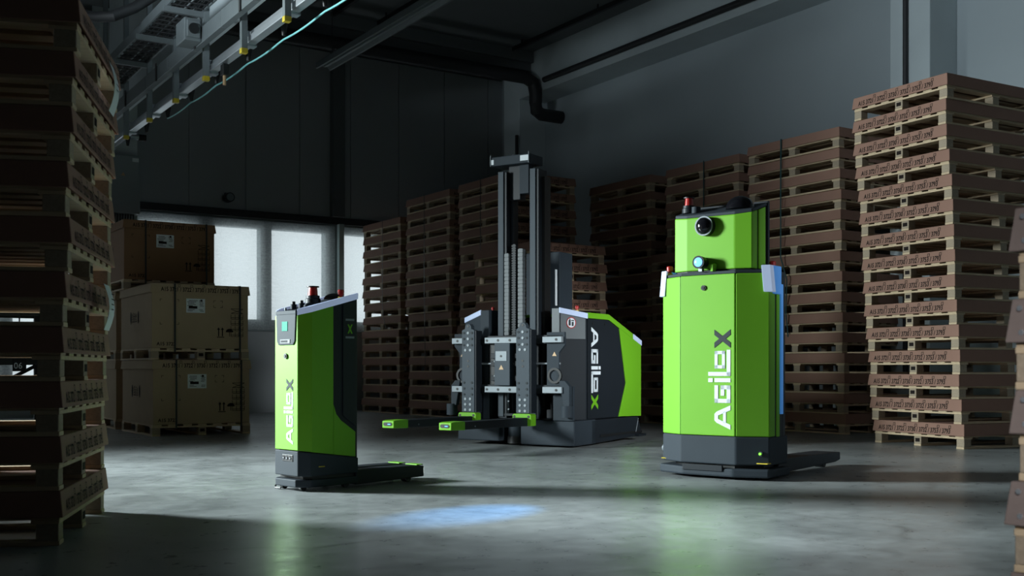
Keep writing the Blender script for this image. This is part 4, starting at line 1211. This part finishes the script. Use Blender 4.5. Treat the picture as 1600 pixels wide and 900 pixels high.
for s, x in ((1, 0.56), (-1, -0.62)):
    # side brackets with a hooked cut-out, arm and roller
    pl = [(x - 0.12, 0.60), (x + s * 0.10 + (0.0 if s > 0 else 0), 0.60)] if False else None
    xo, xi = x + s * 0.10, x - s * 0.10
    pts = [(xi, 0.66), (xo, 0.66), (xo - s * 0.05, 0.76), (xo - s * 0.05, 1.02), (xo + s * 0.02, 1.10), (xo + s * 0.02, 1.24), (xi, 1.24)]
    if s < 0:
        pts = pts[::-1]
    br = B().prism(pts, -0.085, -0.055, axis='y').obj('side_bracket', S_, t, bevel=0.004)
    tri(B(), x - 0.005, 0.985, -0.088, 0.027).obj('warning_sticker', M['amber'], br, label='small triangular warning sticker')
    rg = B()
    vs, fs = [], []
    n = 24
    for i in range(n):
        a = 2 * PI * i / n
        for r_, y in ((0.060, -0.10), (0.085, -0.10), (0.085, -0.075), (0.060, -0.075)):
            vs.append((x + r_ * math.cos(a), y, 0.775 + r_ * math.sin(a)))
    for i in range(n):
        j = (i + 1) % n
        for q_ in range(4):
            fs.append((4 * i + q_, 4 * i + (q_ + 1) % 4, 4 * j + (q_ + 1) % 4, 4 * j + q_))
    rg.add(vs, fs).obj('cable_ring', M['black'], t, smooth=True)
    xa = 0.715 if s > 0 else -0.735
    B().prism([(xa - 0.035, 0.44), (xa + 0.035, 0.44), (xa + 0.035, 0.66), (xa - s * 0.02, 0.72), (xa - 0.06 * (s + 1) / 2 - 0.035, 0.72)] if s > 0 else [(xa - 0.035, 0.44), (xa + 0.035, 0.44), (xa + 0.09, 0.72), (xa + 0.02, 0.72), (xa - 0.035, 0.66)], -0.11, -0.05, axis='y').obj('outrigger_arm', S_, t, bevel=0.006)
    xr = xa - 0.01 if s > 0 else xa - 0.04
    B().cyl((xr, -0.08, 0.33), 0.062, 0.125, n=20).obj('roller', S_, t, smooth=True)
B().box(0.50, 0.745, -0.02, 0.02, 0.29, 0.66).obj('lower_guard', S_, t, bevel=0.006)
B().box(-0.70, -0.40, -0.0, 0.02, 0.29, 0.62).obj('lower_guard', M['dark'], t, bevel=0.006)
# fork uprights with bolts, lime brackets, forks
bright = B().cyl((0, 0, 0), 0.015, -0.006, 'y', 12).mesh('bolt', M['silver'])
darkb = B().cyl((0, 0, 0), 0.013, -0.005, 'y', 12).mesh('bolt', M['print'])
hole = B().cyl((0, 0, 0), 0.013, -0.003, 'y', 12).mesh('hole', M['black'])
for xc, fl_ in ((-0.478, 1.50), (0.228, 1.52)):
    up = B().prism([(xc - 0.083, 0.37), (xc + 0.083, 0.37), (xc + 0.083, 1.275), (xc + 0.045, 1.29), (xc + 0.04, 1.32), (xc + 0.02, 1.345), (xc - 0.02, 1.345), (xc - 0.04, 1.32), (xc - 0.045, 1.29), (xc - 0.083, 1.275)], -0.20, -0.135, axis='y').obj('fork_upright', M['slatelight'], t, bevel=0.004)
    B().box(xc + 0.0835, xc + 0.10, -0.19, -0.07, 0.37, 1.27).obj('side_plate', M['dark'], up)
    link('hole', hole, up, (xc, -0.20, 1.318))
    for dz in (1.245, 1.18, 1.11):
        link('bolt', bright, up, (xc, -0.20, dz))
        link('bolt', darkb, up, (xc - 0.055, -0.20, dz))
        link('bolt', darkb, up, (xc + 0.05, -0.20, dz))
    for dz in (1.055, 0.515, 0.455, 0.395):
        link('bolt', bright, up, (xc - 0.035, -0.20, dz))
        link('bolt', bright, up, (xc + 0.03, -0.20, dz))
    for dz in (0.935, 0.875):
        link('hole', hole, up, (xc, -0.20, dz))
    for dz in (0.695, 0.63, 0.565):
        link('bolt', darkb, up, (xc - 0.052, -0.20, dz))
        link('bolt', darkb, up, (xc + 0.052, -0.20, dz))
    bk = B().prism([(xc - 0.115, 0.235), (xc + 0.12, 0.235), (xc + 0.12, 0.35), (xc + 0.105, 0.365), (xc - 0.10, 0.365), (xc - 0.115, 0.35)], -0.225, -0.12, axis='y').obj('fork_bracket', M['lime'], t, bevel=0.006, label='lime fork bracket')
    for dx in (-0.09, 0.088):
        B().cyl((xc + dx, -0.228, 0.335), 0.014, 0.006, 'y', 12).obj('hole', M['black'], bk)
    fk = B().prism([(-0.20, 0.235), (-0.20, 0.325), (-fl_ + 0.06, 0.330), (-fl_ + 0.06, 0.255)][::-1], xc - 0.062, xc + 0.075, axis='x').obj('fork', M['dark'], t, bevel=0.006)
    for dv in (-fl_ + 0.25, -fl_ + 0.48):
        B().cyl((xc + 0.074, dv - 0.2, 0.28), 0.008, 0.004, 'x', 10).obj('screw', M['silver'], fk)
    tp = B().prism([(-fl_ - 0.14, 0.258), (-fl_ + 0.10, 0.25), (-fl_ + 0.10, 0.336), (-fl_ - 0.10, 0.336), (-fl_ - 0.14, 0.328)], xc - 0.066, xc + 0.079, axis='x').obj('fork_tip', M['lime'], t, bevel=0.006, label='lime fork tip')
    B().prism([(xc - 0.048, 0.292), (xc - 0.034, 0.280), (xc + 0.045, 0.280), (xc + 0.058, 0.292), (xc + 0.058, 0.304), (xc + 0.045, 0.315), (xc - 0.034, 0.315), (xc - 0.048, 0.304)], -fl_ - 0.144, -fl_ - 0.138, axis='y').obj('sensor_slot', M['black'], tp)
    B().box(xc + 0.008, xc + 0.04, -fl_ - 0.147, -fl_ - 0.143, 0.292, 0.302).obj('sensor_lamp', M['blueled'], tp)
